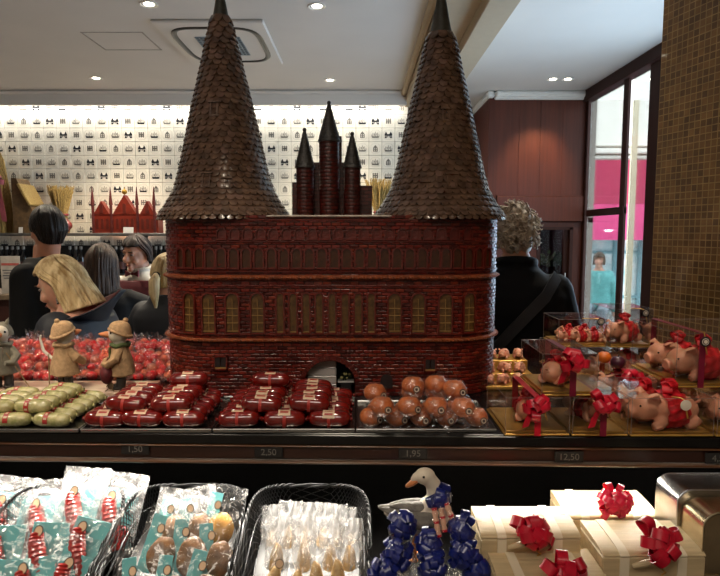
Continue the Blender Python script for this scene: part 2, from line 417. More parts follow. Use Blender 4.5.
# cassette air conditioner
ac_p = [atz(150, 19, CEIL), atz(262, 19, CEIL), atz(284, 62, CEIL), atz(192, 62, CEIL)]
acx, acy = (sum(p.x for p in ac_p)/4, sum(p.y for p in ac_p)/4)
aw = .5*((ac_p[1].x-ac_p[0].x)+(ac_p[2].x-ac_p[3].x)); ah = abs(.5*(ac_p[3].y+ac_p[2].y-ac_p[0].y-ac_p[1].y))
ac = thing('air_conditioner', 'square white cassette air conditioner set flush in the ceiling behind the left spire', 'air conditioner', (acx, acy, CEIL))
a = MB(); a.rbox((0, 0, -.012), (aw, ah, .024), .008); a.part('panel', m_trim, ac)
a = MB(); n = 40; rx, ry = aw*.40, ah*.40; path = []
for i in range(n):
    t = 2*pi*i/n; cx_, sy_ = cos(t), sin(t); path.append((rx*math.copysign(abs(cx_)**.45, cx_), ry*math.copysign(abs(sy_)**.45, sy_), -.025))
a.tube(path, .022, 6, closed=True, flat=.4); a.part('air_slot', m_black, ac)
a = MB(); gw, gh = aw*.42, ah*.42; a.box((0, 0, -.025), (gw, gh, .004), m=0)
for i in range(13): a.box((gw*(i/12-.5), 0, -.029), (.006, gh, .006), m=1)
for i in range(11): a.box((0, gh*(i/10-.5), -.029), (gw, .006, .006), m=1)
a.part('grille', [mat('grille_dark', '#4d5a63', .6), mat('grille_bar', '#8d979b', .5)], ac, 0)
q = [atz(80, 32, CEIL), atz(138, 50, CEIL)]
a = MB(); x0, x1, y0, y1 = q[0].x, q[1].x+.2, q[1].y, q[0].y
if y0 > y1: y0, y1 = y1, y0
for (xa, ya, xb, yb) in ((x0, y0, x1, y0+.012), (x0, y1-.012, x1, y1), (x0, y0, x0+.012, y1), (x1-.012, y0, x1, y1)): a.box(((xa+xb)/2, (ya+yb)/2, CEIL-.001), (xb-xa, yb-ya, .003))
struct(a.build('trim_hatch', mat('hatch_edge', '#a59f97', .8), smooth=0))

# ------------------------------------------------------------------ street outside
m_stone = mat('pale_stucco', '#d9d4ca', .9, var=.03); m_pave = mat('paving', '#9c9c9a', .9, var=.1, vscale=4)
g = MB(); g.box((8, 9, -.05), (11, 14, .1)); struct(g.build('ground_street', m_pave, smooth=0))
fa = thing('shop_building', 'pale building across the street with a teal glazed shopfront, seen through the window', 'building', (5.5, 11.8, 0))
def fz(y, Y=11.5): return at(600, y, Y).z
a = MB(); a.box((1.5, .3, 3.2), (9, .4, 6.4)); a.part('facade', m_stone, fa, 0)
a = MB()
for z_, d_, h_ in ((fz(150), .3, .10), (fz(156), .22, .07), (fz(143), .16, .05)): a.rbox((1.5, .1-d_/2, z_), (9, d_, h_), .02)
a.part('cornice', m_stone, fa, 0)
a = MB(); a.box((1.5, .08, fz(240)/2), (8, .04, fz(240)), m=0)
for i in range(16): a.box((-2.4+i*.5, .03, fz(240)/2), (.06, .08, fz(240)), m=1)
for z_ in (.25, 1.15): a.box((1.5, .03, z_), (8, .07, .06), m=1)
a.part('shopfront', [mat('teal_glass', '#a5dadd', .15, var=.25, vscale=3, col2='#f2fafa'), mat('pale_frame', '#7fb4bd', .5)], fa, 0)
aw_ = thing('awning', 'wide crimson fabric awning above the shopfront across the street', 'awning', (5.5, 11.6, 0))
za, zb, zc_ = fz(160, 11.5), fz(204, 10.6), fz(240, 10.6)
a = MB(); a.grid(lambda u, v: V((-3+7*u, -.1-.9*v, za+(zb-za)*v-.05*sin(pi*v))), 28, 6); a.part('canopy', mat('crimson_canvas', '#97113f', .8, var=.06, vscale=3), aw_, 0)
a = MB(); a.grid(lambda u, v: V((-3+7*u, -1.0-.02*sin(60*u), zb+(zc_-zb)*v)), 56, 3); a.part('valance', mat('pink_canvas', '#dd4a82', .8, var=.06, vscale=3), aw_, 0)
pp = at(630, 240, 9.0); a = MB(); a.rbox((0, 0, 1.75), (.075, .09, 3.5), .01); a.rbox((0, 0, .1), (.16, .16, .2), .02)
o = a.build('street_post', mat('cream_post', '#b9ac90', .7, var=.02, vscale=2), smooth=0); o.location = (pp.x, 9, 0); tag(o, 'tall cream post on the pavement just outside the window', 'post')
# ------------------------------------------------------------------ the model gate
ZC = 1.114; YC = 1.70; XL, XR = -.386, .225; RB = .161
castle = thing('castle_model', 'large red brick model of a twin-towered city gate with brown shingled spires', 'model', (-.08, YC, ZC))
m_brick = brickmat('castle_brick', '#561409', '#360b05', '#240603', .024, .0096, .0013, rough=.34, bump=1., coat=.08)
m_red = mat('castle_red', '#5f190e', .34, var=.25, vscale=60, bump=.3, bscale=200, coat=.1)
m_corn = mat('castle_cornice', '#86401a', .4, var=.25, vscale=80, bump=.6, bscale=260)
m_pane = mat('castle_pane', '#5f4220', .3, var=.3, vscale=90, coat=.2); m_pane2 = mat('castle_pane_dark', '#44230f', .3, var=.3, vscale=90, coat=.2)
m_bar = mat('castle_bar', '#8d6c3a', .4)
m_shin = mat('chocolate_shingle', '#6c5240', .25, var=.15, vscale=35, coat=.3, col2='#4a3528')
m_shin2 = mat('milk_shingle', '#75594a', .25, var=.2, vscale=35, coat=.3); m_shin3 = mat('bitter_shingle', '#5f4939', .24, var=.2, vscale=35, coat=.4)
m_tip = mat('spire_tip', '#37352a', .45, var=.3, vscale=40, bump=.4)
m_spire = mat('turret_slate', '#2f2b26', .45, var=.3, vscale=60, bump=.5, bscale=150)
m_brickdk = mat('niche_dark', '#1c0806', .6)
m_snow = mat('sugar_edge', '#c4b8ac', .6, var=.2, vscale=50, bump=.5)
def rb(z): return RB-.003+.003*min(1, max(0, (z-ZC)/.33))
def zf(y): return at(360, y, YC-RB).z
ZT = zf(216.5)
def plan(off=0., na=26, nf=20):
    """stadium outline, counter-clockwise seen from above, starting at the front left"""
    P = []
    for i in range(nf): P.append((XL+(XR-XL)*i/nf, YC-1, 0))     # marks front
    return P
def loop(r, na=26, nf=22):
    P = []
    for i in range(nf): P.append(V((XL+(XR-XL)*i/nf, YC-r, 0)))
    for i in range(na): a = -pi/2+pi*i/na; P.append(V((XR+r*cos(a), YC+r*sin(a), 0)))
    for i in range(nf): P.append(V((XR+(XL-XR)*i/nf, YC+r, 0)))
    for i in range(na): a = pi/2+pi*i/na; P.append(V((XL+r*cos(a), YC+r*sin(a), 0)))
    return P
def sweep(mb, prof, uv=False, na=26, nf=22):
    """prof: (outward offset, z)"""
    n = 2*(na+nf); o0 = len(mb.v); us = None
    for off, z in prof:
        lp = loop(rb(z)+off, na, nf)
        if us is None:
            us = [0]; 
            for i in range(1, n): us.append(us[-1]+(lp[i]-lp[i-1]).length)
        base = len(mb.v); mb.v += [(p.x, p.y, z) for p in lp]
        if uv:
            for i in range(n): mb.uv[base+i] = (us[i], z-ZC)
    for j in range(len(prof)-1):
        for i in range(n):
            mb.f.append((o0+j*n+i, o0+j*n+(i+1) % n, o0+(j+1)*n+(i+1) % n, o0+(j+1)*n+i)); mb.mi.append(mb.m)
    return n, o0
def wall_pt(px, py, off=0.):
    d = ray(px, py); k = d.x/d.y; r = RB+off
    x = k*(YC-r)
    if XL <= x <= XR: return V((x, YC-r)), V((0, -1))
    cx = XL if x < XL else XR
    a = k*k+1; b = -2*k*cx-2*YC; c_ = cx*cx+YC*YC-r*r; D_ = b*b-4*a*c_
    y = (-b-sqrt(max(D_, 0)))/(2*a); p = V((k*y, y)); n = (p-V((cx, YC))).normalized(); return V((cx, YC))+n*r, n
# body: brick courses, hollowed by the gate passage
CH = .0096; prof = []; z = ZC
while z < ZT-.002:
    h = min(CH, ZT-z); prof += [(-.0006, z), (-.0006, z+.5*h)]; z += h
prof.append((-.0006, ZT))
bd = MB(); n, o0 = sweep(bd, prof, uv=True)
bd.f.append(tuple(o0+i for i in range(n))[::-1]); bd.f.append(tuple(o0+(len(prof)-1)*n+i for i in range(n))); bd.mi += [0, 0]
body = bd.build('castle_walls', [m_brick, m_brickdk], castle, 40)
gx = (at(305, 390, YC-RB).x+at(355, 390, YC-RB).x)/2; gw = at(355, 390, YC-RB).x-at(305, 390, YC-RB).x; gz = zf(360)-ZC
def gate_poly(w, h, n=12):
    rise = w*.36; R_ = (w*w/4+rise*rise)/(2*rise); zc = h-R_; a0 = math.asin(w/2/R_)
    return [(-w/2, -.01), (w/2, -.01)]+[(R_*sin(a0-2*a0*i/n), zc+R_*cos(a0-2*a0*i/n)) for i in range(n+1)]
ct = MB(); ct.prism([(gx+p[0], ZC+p[1]) for p in gate_poly(gw, gz)], YC-.4, YC+.4); cto = ct.build('cut', m_brickdk, castle, 0)
bm_ = body.modifiers.new('b', 'BOOLEAN'); bm_.object = cto; bm_.operation = 'DIFFERENCE'; bm_.solver = 'EXACT'
dg = bpy.context.evaluated_depsgraph_get(); dg.update()
nm = bpy.data.meshes.new_from_object(body.evaluated_get(dg)); body.modifiers.clear(); body.data = nm; bpy.data.objects.remove(cto)
# the bricks themselves, course by course
m_bk = [mat('brick_red', '#69180b', .34, var=.25, vscale=90, spec=.45), mat('brick_wine', '#4a1008', .34, var=.25, vscale=90, spec=.45), mat('brick_orange', '#742611', .32, var=.25, vscale=90, spec=.5)]
bk = MB(); qb = random.Random(12); BL = .0238
half = (XR-XL)+2*(pi*RB*.55); z = ZC; row = 0
def along(s, r):
    if s < XL: a = -pi/2-(XL-s)/RB; return V((XL+r*cos(a), YC+r*sin(a))), V((cos(a), sin(a)))
    if s > XR: a = -pi/2+(s-XR)/RB; return V((XR+r*cos(a), YC+r*sin(a))), V((cos(a), sin(a)))
    return V((s, YC-r)), V((0, -1))
while z < ZT-.004:
    s = XL-pi*RB*.56+(row % 2)*BL/2; r = rb(z+.005)
    while s < XR+pi*RB*.56:
        zc = z+CH/2; ax, az = abs(s-gx), zc-ZC
        if not (ax < gw/2+.008 and az < gz*(1-.45*(ax/(gw/2))**2)+.008 and az < gz+.004):
            p, nn = along(s, r); M = TR(p.x, p.y, zc) @ RZ(atan2(nn.y, nn.x)+pi/2+qb.gauss(0, .03)) @ RX(qb.gauss(0, .05))
            bk.rbox((0, qb.uniform(-.0004, .0003), 0), (BL-.0018, .0040, CH-.0013), .0013, M, m=qb.choice((0, 0, 0, 1, 1, 2)))
        s += BL
    z += CH; row += 1
bk.build('brickwork', m_bk, castle, 0)
# gate arch ring
ar = MB(); po, pi_ = gate_poly(gw+.022, gz+.012, 20), gate_poly(gw, gz, 20)
for i in range(2, 22):
    a, b_, c_, d_ = po[i], po[i+1], pi_[i+1], pi_[i]; g = .08
    lerp = lambda p, q, t: (p[0]+(q[0]-p[0])*t, p[1]+(q[1]-p[1])*t)
    pl = [lerp(a, b_, g), lerp(a, b_, 1-g), lerp(d_, c_, 1-g), lerp(d_, c_, g)]
    ar.prism([(gx+p[0], ZC+p[1]) for p in pl[::-1]], YC-RB-.006, YC-RB+.002)
ar.build('gate_arch', m_red, castle, 0)
# cornices and mouldings
def band(name, y0, y1, out, m, beads=0):
    mb = MB(); z0, z1 = zf(y1), zf(y0); h = z1-z0
    sweep(mb, [(-.001, z0), (out*.6, z0+.1*h), (out, z0+.35*h), (out, z0+.7*h), (out*.5, z1-.05*h), (-.001, z1)], na=40, nf=60)
    if beads:
        lp = loop(RB+out, 60, 90)
        for i, p in enumerate(lp):
            if p.y < YC+.02: mb.ell((p.x, p.y, z0+h*.5), (.0035, .0025, .003), 6, 4)
    mb.build(name, m, castle)
band('cornice', 275, 280.5, .009, m_corn, 1); band('cornice', 338, 342.5, .009, m_corn, 1)
band('string_course', 240, 243, .004, m_red); band('string_course', 270, 272.5, .005, m_red); band('string_course', 284.5, 287, .003, m_red); band('string_course', 333.5, 336, .004, m_red)
band('eaves_course', 219, 221, .003, m_red)
e = MB()
for i in range(70):
    t = i/69; x = XL+.15+(XR-XL-.30)*t; e.ell((x, YC-RB-.001, ZT+.001), (.008+.004*R.random(), .006, .0025+.001*R.random()), 8, 5)
e.build('sugar_edge', m_snow, castle)
rf = MB(); rf.add([(p.x, p.y, ZT+.001) for p in loop(RB-.004)], [tuple(range(96))]); rf.build('flat_roof', m_spire, castle, 0)
# windows
def unit_window(name, w, h, bars, frame=.0042, pm=None):
    mb = MB(); po = arch_poly(w, h, 10); mb.prism(po, -.0026, .004); k = mb.mesh(name+'_pane', pm or m_pane, 0)
    fr = MB(); oo = arch_poly(w+2*frame, h+frame, 10, 0, 0)
    for i in range(len(po)):
        j = (i+1) % len(po)
        if i == 0: continue
        a, b_, c_, d_ = oo[i], oo[j], po[j], po[i]; fr.prism([a, b_, c_, d_], -.0075, .004)
    fr.box((0, -.003, -.002), (w+2*frame, .008, .004)); kf = fr.mesh(name+'_frame', m_red, 0)
    kb = None
    if bars:
        bb = MB()
        for z_ in bars: bb.box((0, -.0034, z_*h), (w, .0026, .0022))
        if len(bars) > 2: bb.box((0, -.003, h*.45), (.0016, .0022, h*.8))
        kb = bb.mesh(name+'_bars', m_bar, 0)
    return k, kf, kb
def put_window(px, py_base, meshes, off=0.):
    p, nn = wall_pt(px, py_base, 0); 
    o = link('arched_window', meshes[0], castle); o.location = (p.x-castle.location.x, p.y-castle.location.y, zf(py_base)-ZC)
    o.rotation_euler = (0, 0, atan2(nn.y, nn.x)+pi/2)
    link('window_frame', meshes[1], o)
    if meshes[2]: link('glazing_bars', meshes[2], o)
K = 590/ (YC-RB)/1.0
H1 = zf(249)-zf(267.5); wA = unit_window('gallery', .0205, H1, None, pm=m_pane2)
xs = [182, 190, 200, 210.5]+[221.5+12.55*i for i in range(17)]+[435, 446, 457, 468, 478, 486]
for x in xs: put_window(x, 267.5, wA)
H2 = zf(293.5)-zf(332.5); wB = unit_window('lancet', .0165, H2, [.02]); wC = unit_window('broad', .031, H2, [.04, .25, .44, .62])
for i in range(8): put_window(280.5+12.95*i, 332.5, wB)
for x in (191, 209.5, 233, 258, 394.5, 418, 445, 468): put_window(x, 332.5, wC)
H3 = zf(229)-zf(238.5); wD = unit_window('lunette', .0215, H3, None, .003, m_red)
for i in range(20):
    x = 222+12.9*i
    if x < 475: put_window(x, 238.5, wD)
def square_window(px, y0, y1, w):
    p, nn = wall_pt(px, y1); h = zf(y0)-zf(y1)
    a = MB(); a.box((0, -.002, h/2), (w, .006, h)); o = a.part('square_window', m_brickdk, castle, 0)
    o.location = (p.x-castle.location.x, p.y-castle.location.y, zf(y1)-ZC); o.rotation_euler = (0, 0, atan2(nn.y, nn.x)+pi/2)
    a = MB()
    for s in (-1, 1): a.box((s*w/2, -.003, h/2), (.004, .008, h+.004)); a.box((0, -.003, h/2+s*h/2), (w+.004, .008, .004))
    a.box((0, -.003, h/2), (.003, .004, h)); a.box((0, -.0035, .004), (w*.9, .004, .004), m=1); a.part('window_frame', [m_red, m_bar], o, 0)
square_window(221, 356, 369, .033); square_window(430, 358, 371, .030)
for x in (268.5, 386.5):
    p, nn = wall_pt(x, 387); a = MB(); a.prism(arch_poly(.032, zf(374)-zf(388), 8), -.003, .004); o = a.part('niche', m_brickdk, castle, 0)
    o.location = (p.x-castle.location.x, p.y-castle.location.y, zf(388)-ZC); o.rotation_euler = (0, 0, atan2(nn.y, nn.x)+pi/2)
# shingled spires
PROF = [(215.5, 61.5), (211, 59), (204, 53.5), (190, 45.5), (170, 39.8), (140, 33.5), (107, 26.5), (60, 16), (24, 8.3), (0, 4.2), (-14, .9)]
PR = [(at(360, y, YC).z, hw/FPX*YC*1.0) for y, hw in PROF]
def cone_r(z):
    for (z0, r0), (z1, r1) in zip(PR, PR[1:]):
        if z0 <= z <= z1: t = (z-z0)/(z1-z0); return r0+(r1-r0)*t
    return PR[0][1] if z < PR[0][0] else PR[-1][1]
def spire(cx, tip_y, wins):
    o = thing_part('spire_roof', castle, (cx, YC, PR[0][0]-.004))
    zb = PR[0][0]; zt = at(360, tip_y, YC).z; q = random.Random(int(cx*1000))
    mb = MB(); mb.lathe([(cone_r(z_)-.004, z_-zb) for z_ in [zb+(PR[-1][0]-zb)*i/40 for i in range(41)]], 40)
    z_ = zb-.010; row = 0
    while z_ < zt:
        step = .0152; r0, r1 = cone_r(max(zb, z_)), cone_r(z_+step*1.6); r0 += .001
        n_ = max(8, int(2*pi*r0/.0205))
        for i in range(n_):
            a = 2*pi*(i+.5*(row % 2)+q.uniform(-.06, .06))/n_; w_ = 2*pi*r0/n_*.55; lift = q.uniform(.0062, .0078); t3 = .0040; tint = q.choice((0, 0, 0, 0, 0, 1, 2))
            ct_, st_ = cos(a), sin(a)
            def pt(u, v, e):   # u across, v 0 bottom .. 1 top, e outward
                rr = r0+(r1-r0)*v+e+(1-v)*lift; return V((rr*ct_-u*st_, rr*st_+u*ct_, z_-zb+v*step*1.6+q.uniform(-.0004, .0004)))
            ol = [(-w_, .95), (-w_, .40), (-w_*.75, .12), (-w_*.3, .0), (w_*.3, .0), (w_*.75, .12), (w_, .40), (w_, .95)]
            k = len(ol); vs = [pt(u, v, t3) for u, v in ol]+[pt(u*1.02, v, 0) for u, v in ol]+[pt(0, .42, t3+.0022)]
            mb.add(vs, [(j, (j+1) % k, 2*k) for j in range(k)]+[(j, j+k, (j+1) % k+k, (j+1) % k) for j in range(k)], m=tint)
        z_ += step*(1 if row > 1 else .7); row += 1
    mb.part('shingles', [m_shin, m_shin2, m_shin3], o, 50)
    tp = MB(); tp.lathe([(cone_r(zz)+.002, zz-zb) for zz in [zt-.006+(PR[-1][0]-zt+.006)*i/8 for i in range(9)]], 20); tp.part('spire_tip', m_tip, o)
    for px, py, w_, h_ in wins:
        zc = at(360, py, YC).z; dx = (px-proj((cx, YC, zc))[0])/FPX*YC; rr = cone_r(zc); a = -pi/2+math.asin(max(-.9, min(.9, dx/rr)))
        sl = atan2(cone_r(zc-.02)-cone_r(zc+.02), .04)
        Mw = TR(rr*cos(a), rr*sin(a), zc-zb) @ RZ(a+pi/2) @ RX(-sl)
        d = MB(); d.box((0, -.001, 0), (w_, .012, h_), Mw, m=1)
        for s in (-1, 1): d.box((s*w_/2, -.004, 0), (.004, .016, h_+.006), Mw)
        d.box((0, -.006, h_/2+.002), (w_+.012, .02, .004), Mw); d.box((0, -.004, -h_/2), (w_+.006, .016, .004), Mw)
        d.box((0, -.006, 0), (.002, .004, h_), Mw)
        d.part('dormer', [m_shin, m_brickdk], o, 0)
def thing_part(name, parent, wpos):
    o = bpy.data.objects.new(name, None); o.empty_display_size = .03; COL.objects.link(o); o.parent = parent; o.location = V(wpos)-V(parent.location); return o
spire(XL, 22, [(222, 115, .018, .034), (219, 184, .019, .034), (236, 187, .017, .026)])
spire(XR, 38, [(441, 121, .017, .03), (421, 191, .017, .026), (444, 185, .022, .036)])
# three little turrets on the roof ridge
YT = 1.60
def turret(x0, x1, yb, ye, yt):
    a, b_ = at(x0, yb, YT), at(x1, yb, YT); cx = (a.x+b_.x)/2; r = (b_.x-a.x)/2; z0 = ZT; z1 = at(360, ye, YT).z; z2 = at(360, yt, YT).z
    o = thing_part('turret', castle, (cx, YT, z0))
    mb = MB(); pr = []; z_ = 0
    while z_ < z1-z0-.001:
        h = min(CH, z1-z0-z_); pr += [(r*.98, z_), (r, z_+.2*h), (r, z_+.8*h)]; z_ += h
    pr.append((r*.93, z1-z0)); mb.lathe(pr, 20); o_ = mb
    u = {}
    for j in range(len(pr)):
        for i in range(20): u[j*20+i] = (2*pi*r*i/20, pr[j][1])
    mb.uv = u; mb.part('turret_wall', m_brick, o, 40)
    mb = MB(); H = z2-z1; rows = int(H/.011)
    for j in range(rows):
        t0, t1 = j/rows, (j+1)/rows; ra = r*1.12*(1-t0)+.0035*t0; rb_ = r*1.12*(1-t1)+.0035*t1
        mb.lathe([(ra+.0012, z1-z0+H*t0), (rb_+.0002, z1-z0+H*t1)], 16)
    mb.part('turret_spire', m_spire, o, 40)
    mb = MB(); mb.ell((0, 0, z2-z0+.003), .0055, 12, 8); mb.tube([(0, 0, z2-z0-.01), (0, 0, z2-z0+.004)], .004, 8); mb.part('finial', m_spire, o)
turret(319.5, 339.5, 215, 142, 104); turret(296.5, 314, 215, 168, 131); turret(344, 360.5, 215, 168, 135)
gb = MB()
def slab(x0, x1, yt, Y, d=.03):
    a, b_ = at(x0, 215, Y), at(x1, 215, Y); gb.box(((a.x+b_.x)/2, Y, (ZT+at(360, yt, Y).z)/2), (b_.x-a.x, d, at(360, yt, Y).z-ZT))
slab(293, 297, 183, 1.63); slab(360, 372, 186, 1.63); slab(314, 320, 163, 1.64); slab(339, 345, 163, 1.64); slab(338, 342, 137, 1.65); slab(300, 366, 190, 1.66)
gb.uv = {i: (p[0], p[2]-ZC) for i, p in enumerate(gb.v)}
gb.build('ridge_gable', m_brick, castle, 0)
# ------------------------------------------------------------------ the counter
YF = 1.245
m_rail = mat('rail_wood', '#3a1f15', .35, var=.15, vscale=8, stretch=(1, 8, 8), coat=.2)
m_railhi = mat('rail_edge', '#5a3a22', .3, var=.1, coat=.3)
m_top = mat('black_counter', '#0c0b0b', .22, var=.1)
ct_ = thing('display_counter', 'long dark shop counter with a brown wood rail that carries the red brick gate model', 'counter', (0, YF, 0), radians(-1.4))
def yz(y, Y=YF): return at(360, y, Y).z
a = MB(); a.rbox((-.08, .39, ZC-.013), (2.4, .78, .026), .003); a.rbox((-.08, .004, (yz(434)+yz(445))/2), (2.4, .02, yz(434)-yz(445)-.002), .002); a.part('countertop', m_top, ct_, 0)
a = MB(); a.rbox((-.08, .012, (yz(447)+yz(460))/2), (2.4, .024, yz(447)-yz(460)), .002); a.part('front_rail', m_rail, ct_, 0)
a = MB(); a.rbox((-.08, .006, yz(445.8)), (2.4, .03, .0028), .001); a.rbox((-.08, .004, yz(461.5)), (2.4, .034, .0045), .001); a.part('rail_edge', m_railhi, ct_, 0)
a = MB(); a.box((-.08, .25, .82), (2.4, .02, .55)); a.box((-.08, .52, .5), (2.4, .52, 1.0)); a.part('recess_back', mat('matt_black', '#050505', .9, spec=.1), ct_, 0)
a = MB(); a.rbox((-.08, -.06, .80), (2.4, .62, .03), .004); a.box((-.08, .0, .4), (2.4, .5, .78)); a.part('lower_shelf', m_black, ct_, 0)
a = MB(); a.box((-.08, .045, yz(461)+.003), (2.2, .02, .006)); a.part('lamp_strip', m_glow, ct_, 0)
# price tags with chalked prices
m_slate = mat('slate', '#17120f', .7); m_chalk = mat('chalk', '#6e6a64', .9)
def text_mesh(txt, size, m, ext=.0003):
    cu = bpy.data.curves.new('t', 'FONT'); cu.body = txt; cu.size = size; cu.align_x = 'CENTER'; cu.align_y = 'CENTER'; cu.extrude = ext
    o = bpy.data.objects.new('t', cu); COL.objects.link(o); dg = bpy.context.evaluated_depsgraph_get(); dg.update()
    me = bpy.data.meshes.new_from_object(o.evaluated_get(dg)); bpy.data.objects.remove(o); bpy.data.curves.remove(cu)
    me.materials.clear(); me.materials.append(m); return me
for px, py, txt, lb in ((132, 452, '1,50', 'small slate price tag on the rail below the left red loaves, reading 1,50'), (268, 454, '2,50', 'small slate price tag on the rail below the middle red loaves, reading 2,50'), (413, 454, '1,95', 'small slate price tag on the rail below the wrapped buns, reading 1,95'),
                    (568, 456, '12,50', 'slate price tag on the rail below the clear pig boxes, reading 12,50'), (716, 456, '4,50', 'slate price tag cut by the right edge of the photo')):
    p = at(px, py, YF-.012); y = YF-.0032-.0244*p.x-.003
    t = thing('price_tag', lb, 'price tag', (p.x, y, p.z), radians(-1.4)); a = MB(); a.rbox((0, 0, 0), (.062, .003, .024), .001); a.part('plate', m_slate, t, 0)
    k = link('price', text_mesh(txt, .020, m_chalk), t); k.rotation_euler = (pi/2, 0, 0); k.location = (0, -.002, 0)
# ------------------------------------------------------------------ trays of wrapped loaves
m_steel = mat('steel_tray', '#a7a6a3', .25, 1., var=.05)
def tray(x0, x1, y0, y1, label):
    t = thing('metal_tray', label, 'tray', ((x0+x1)/2, (y0+y1)/2, ZC)); w, d = x1-x0, y1-y0
    a = MB(); a.rbox((0, 0, .0015), (w, d, .003), .001); a.part('base', m_steel, t, 0)
    a = MB(); a.tube([(-w/2, -d/2, .007), (w/2, -d/2, .007), (w/2, d/2, .007), (-w/2, d/2, .007)], .0026, 6, closed=True)
    for (cx, cy, sx, sy) in ((0, -d/2, w, .002), (0, d/2, w, .002), (-w/2, 0, .002, d), (w/2, 0, .002, d)): a.box((cx, cy, .004), (sx, sy, .006))
    a.part('rim', m_steel, t, 30); return t
def xat(px, Y=1.28): return at(px, 425, Y).x
tg = tray(xat(-60), xat(84), 1.252, 1.51, 'steel tray of pale green wrapped loaves at the left end of the counter')
ta = tray(xat(87), xat(214), 1.252, 1.51, 'steel tray of red wrapped loaves beside the green ones')
tb = tray(xat(217), xat(354), 1.252, 1.51, 'steel tray of red wrapped loaves below the castle gateway')
tc_ = tray(xat(357), xat(493), 1.252, 1.47, 'steel tray of brown wrapped buns in front of the right tower')
m_redwrap = mat('red_wrap', '#70120c', .14, var=.2, vscale=50, bump=.15, bscale=90, coat=.7)
m_greenwrap = mat('green_wrap', '#bbb080', .22, var=.18, vscale=60, bump=.4, bscale=120, coat=.5, col2='#8f8f58')
m_labelw = mat('label_paper', '#c9ad92', .5, var=.02); m_labelr = mat('label_red', '#a2281f', .5)
def make_loaf(name, hl, r, m, lab):
    q = random.Random(5); a = MB()
    prof = []
    for i in range(19):
        t = -1+2*i/18; rr = r*max(.0, 1-abs(t)**3.8)**.42; prof.append((max(rr, .0015), t*hl))
    Mx = RY(pi/2); a.lathe(prof, 16, Mx)
    for s in (-1, 1):
        a.lathe([(.004, 0), (.0045, .002), (.0055, .004), (.003, .0045)], 8, TR(s*hl*.985, 0, 0) @ RY(s*pi/2))
    body = a.mesh(name, m, 50)
    # paper band with printed red block, wrapped over the top
    b = MB()
    rr_ = lambda x: r*max(0, 1-abs(x/hl)**3.8)**.42+.0007
    def patch(x0, x1, a0, a1, m_, lift=0):
        b.grid(lambda u, v: (lambda x, g: V((x, -(rr_(x)+lift)*cos(g), (rr_(x)+lift)*sin(g))))(x0+(x1-x0)*u, a0+(a1-a0)*v), 4, 8, m=m_)
    if lab == 'white':
        patch(-.014, .012, radians(42), radians(105), 0); patch(-.010, .008, radians(60), radians(75), 1, .0004); patch(-.004, .003, radians(-50), radians(42), 1); patch(-.010, .008, radians(88), radians(93), 1, .0004)
    else:
        patch(-.013, -.002, radians(-30), radians(110), 1); patch(-.011, -.004, radians(5), radians(20), 0, .0004); patch(-.010, -.005, radians(40), radians(62), 0, .0004); patch(-.011, -.004, radians(80), radians(90), 0, .0004)
    return body, b.mesh(name+'_label', [m_labelw, m_labelr], 0)
red_b, red_l = make_loaf('red_loaf', .0475, .0198, m_redwrap, 'white')
grn_b, grn_l = make_loaf('green_loaf', .043, .0165, m_greenwrap, 'red')
def loaf(meshes, kind, pos, rz, tilt, roll, label, group):
    o = link(kind, meshes[0]); o.location = pos; o.rotation_euler = (roll, tilt, rz); tag(o, label, 'marzipan loaf', group)
    link('label', meshes[1], o); return o
def stack(meshes, kind, r, cells, colour, where, group, seed):
    q = random.Random(seed)
    for (px, lvl, rows, js) in cells:
        x = at(px, 425, 1.28).x; col = ORD[js]
        for j in range(rows):
            y = 1.278+.0365*j+(.018 if lvl == 2 else 0); z = ZC+.004+r+(lvl-1)*(r*1.52)
            rowname = 'front row' if j == 0 else ORD[j]+' row'
            lb = f'{colour} loaf {where}, {"lower" if lvl == 1 else "upper"} layer, {rowname}, {col} from left'
            xx = x*(1+.0*j)+q.uniform(-.003, .003)
            loaf(meshes, kind, (xx, y+q.uniform(-.002, .002), z), q.uniform(-.10, .10), q.uniform(-.05, .05), q.uniform(-.5, .5), lb, group)
stack((red_b, red_l), 'red_loaf', .0188, [(107, 1, 6, 0), (142, 1, 6, 1), (184, 1, 6, 2), (124, 2, 4, 0), (168, 2, 5, 1), (166, 3, 1, 0)][:5], 'red', 'in the left red tray', 'red loaves in the left tray', 3)
for k, (px, j, lb) in enumerate(((172, 3.4, 'topmost red loaf of the left red tray, resting near the tower foot'),)):
    loaf((red_b, red_l), 'red_loaf', (at(px, 410, 1.28).x, 1.29+.0365*j, ZC+.004+.0188*3.9), .1, 0, -.2, lb, 'red loaves in the left tray')
stack((red_b, red_l), 'red_loaf', .0188, [(240, 1, 6, 0), (285, 1, 6, 1), (330, 1, 6, 2), (261, 2, 5, 0), (309, 2, 5, 1)], 'red', 'in the middle red tray', 'red loaves in the middle tray', 4)
loaf((red_b, red_l), 'red_loaf', (at(263, 410, 1.28).x, 1.29+.0365*3.2, ZC+.004+.0188*3.9), -.05, 0, -.3, 'topmost red loaf of the middle red tray, below the gateway', 'red loaves in the middle tray')
stack((grn_b, grn_l), 'green_loaf', .0165, [(-30, 1, 4, 0), (12, 1, 6, 1), (52, 1, 6, 2), (-8, 2, 4, 0), (30, 2, 5, 1)], 'pale green', 'in the leftmost tray', 'green loaves', 6)
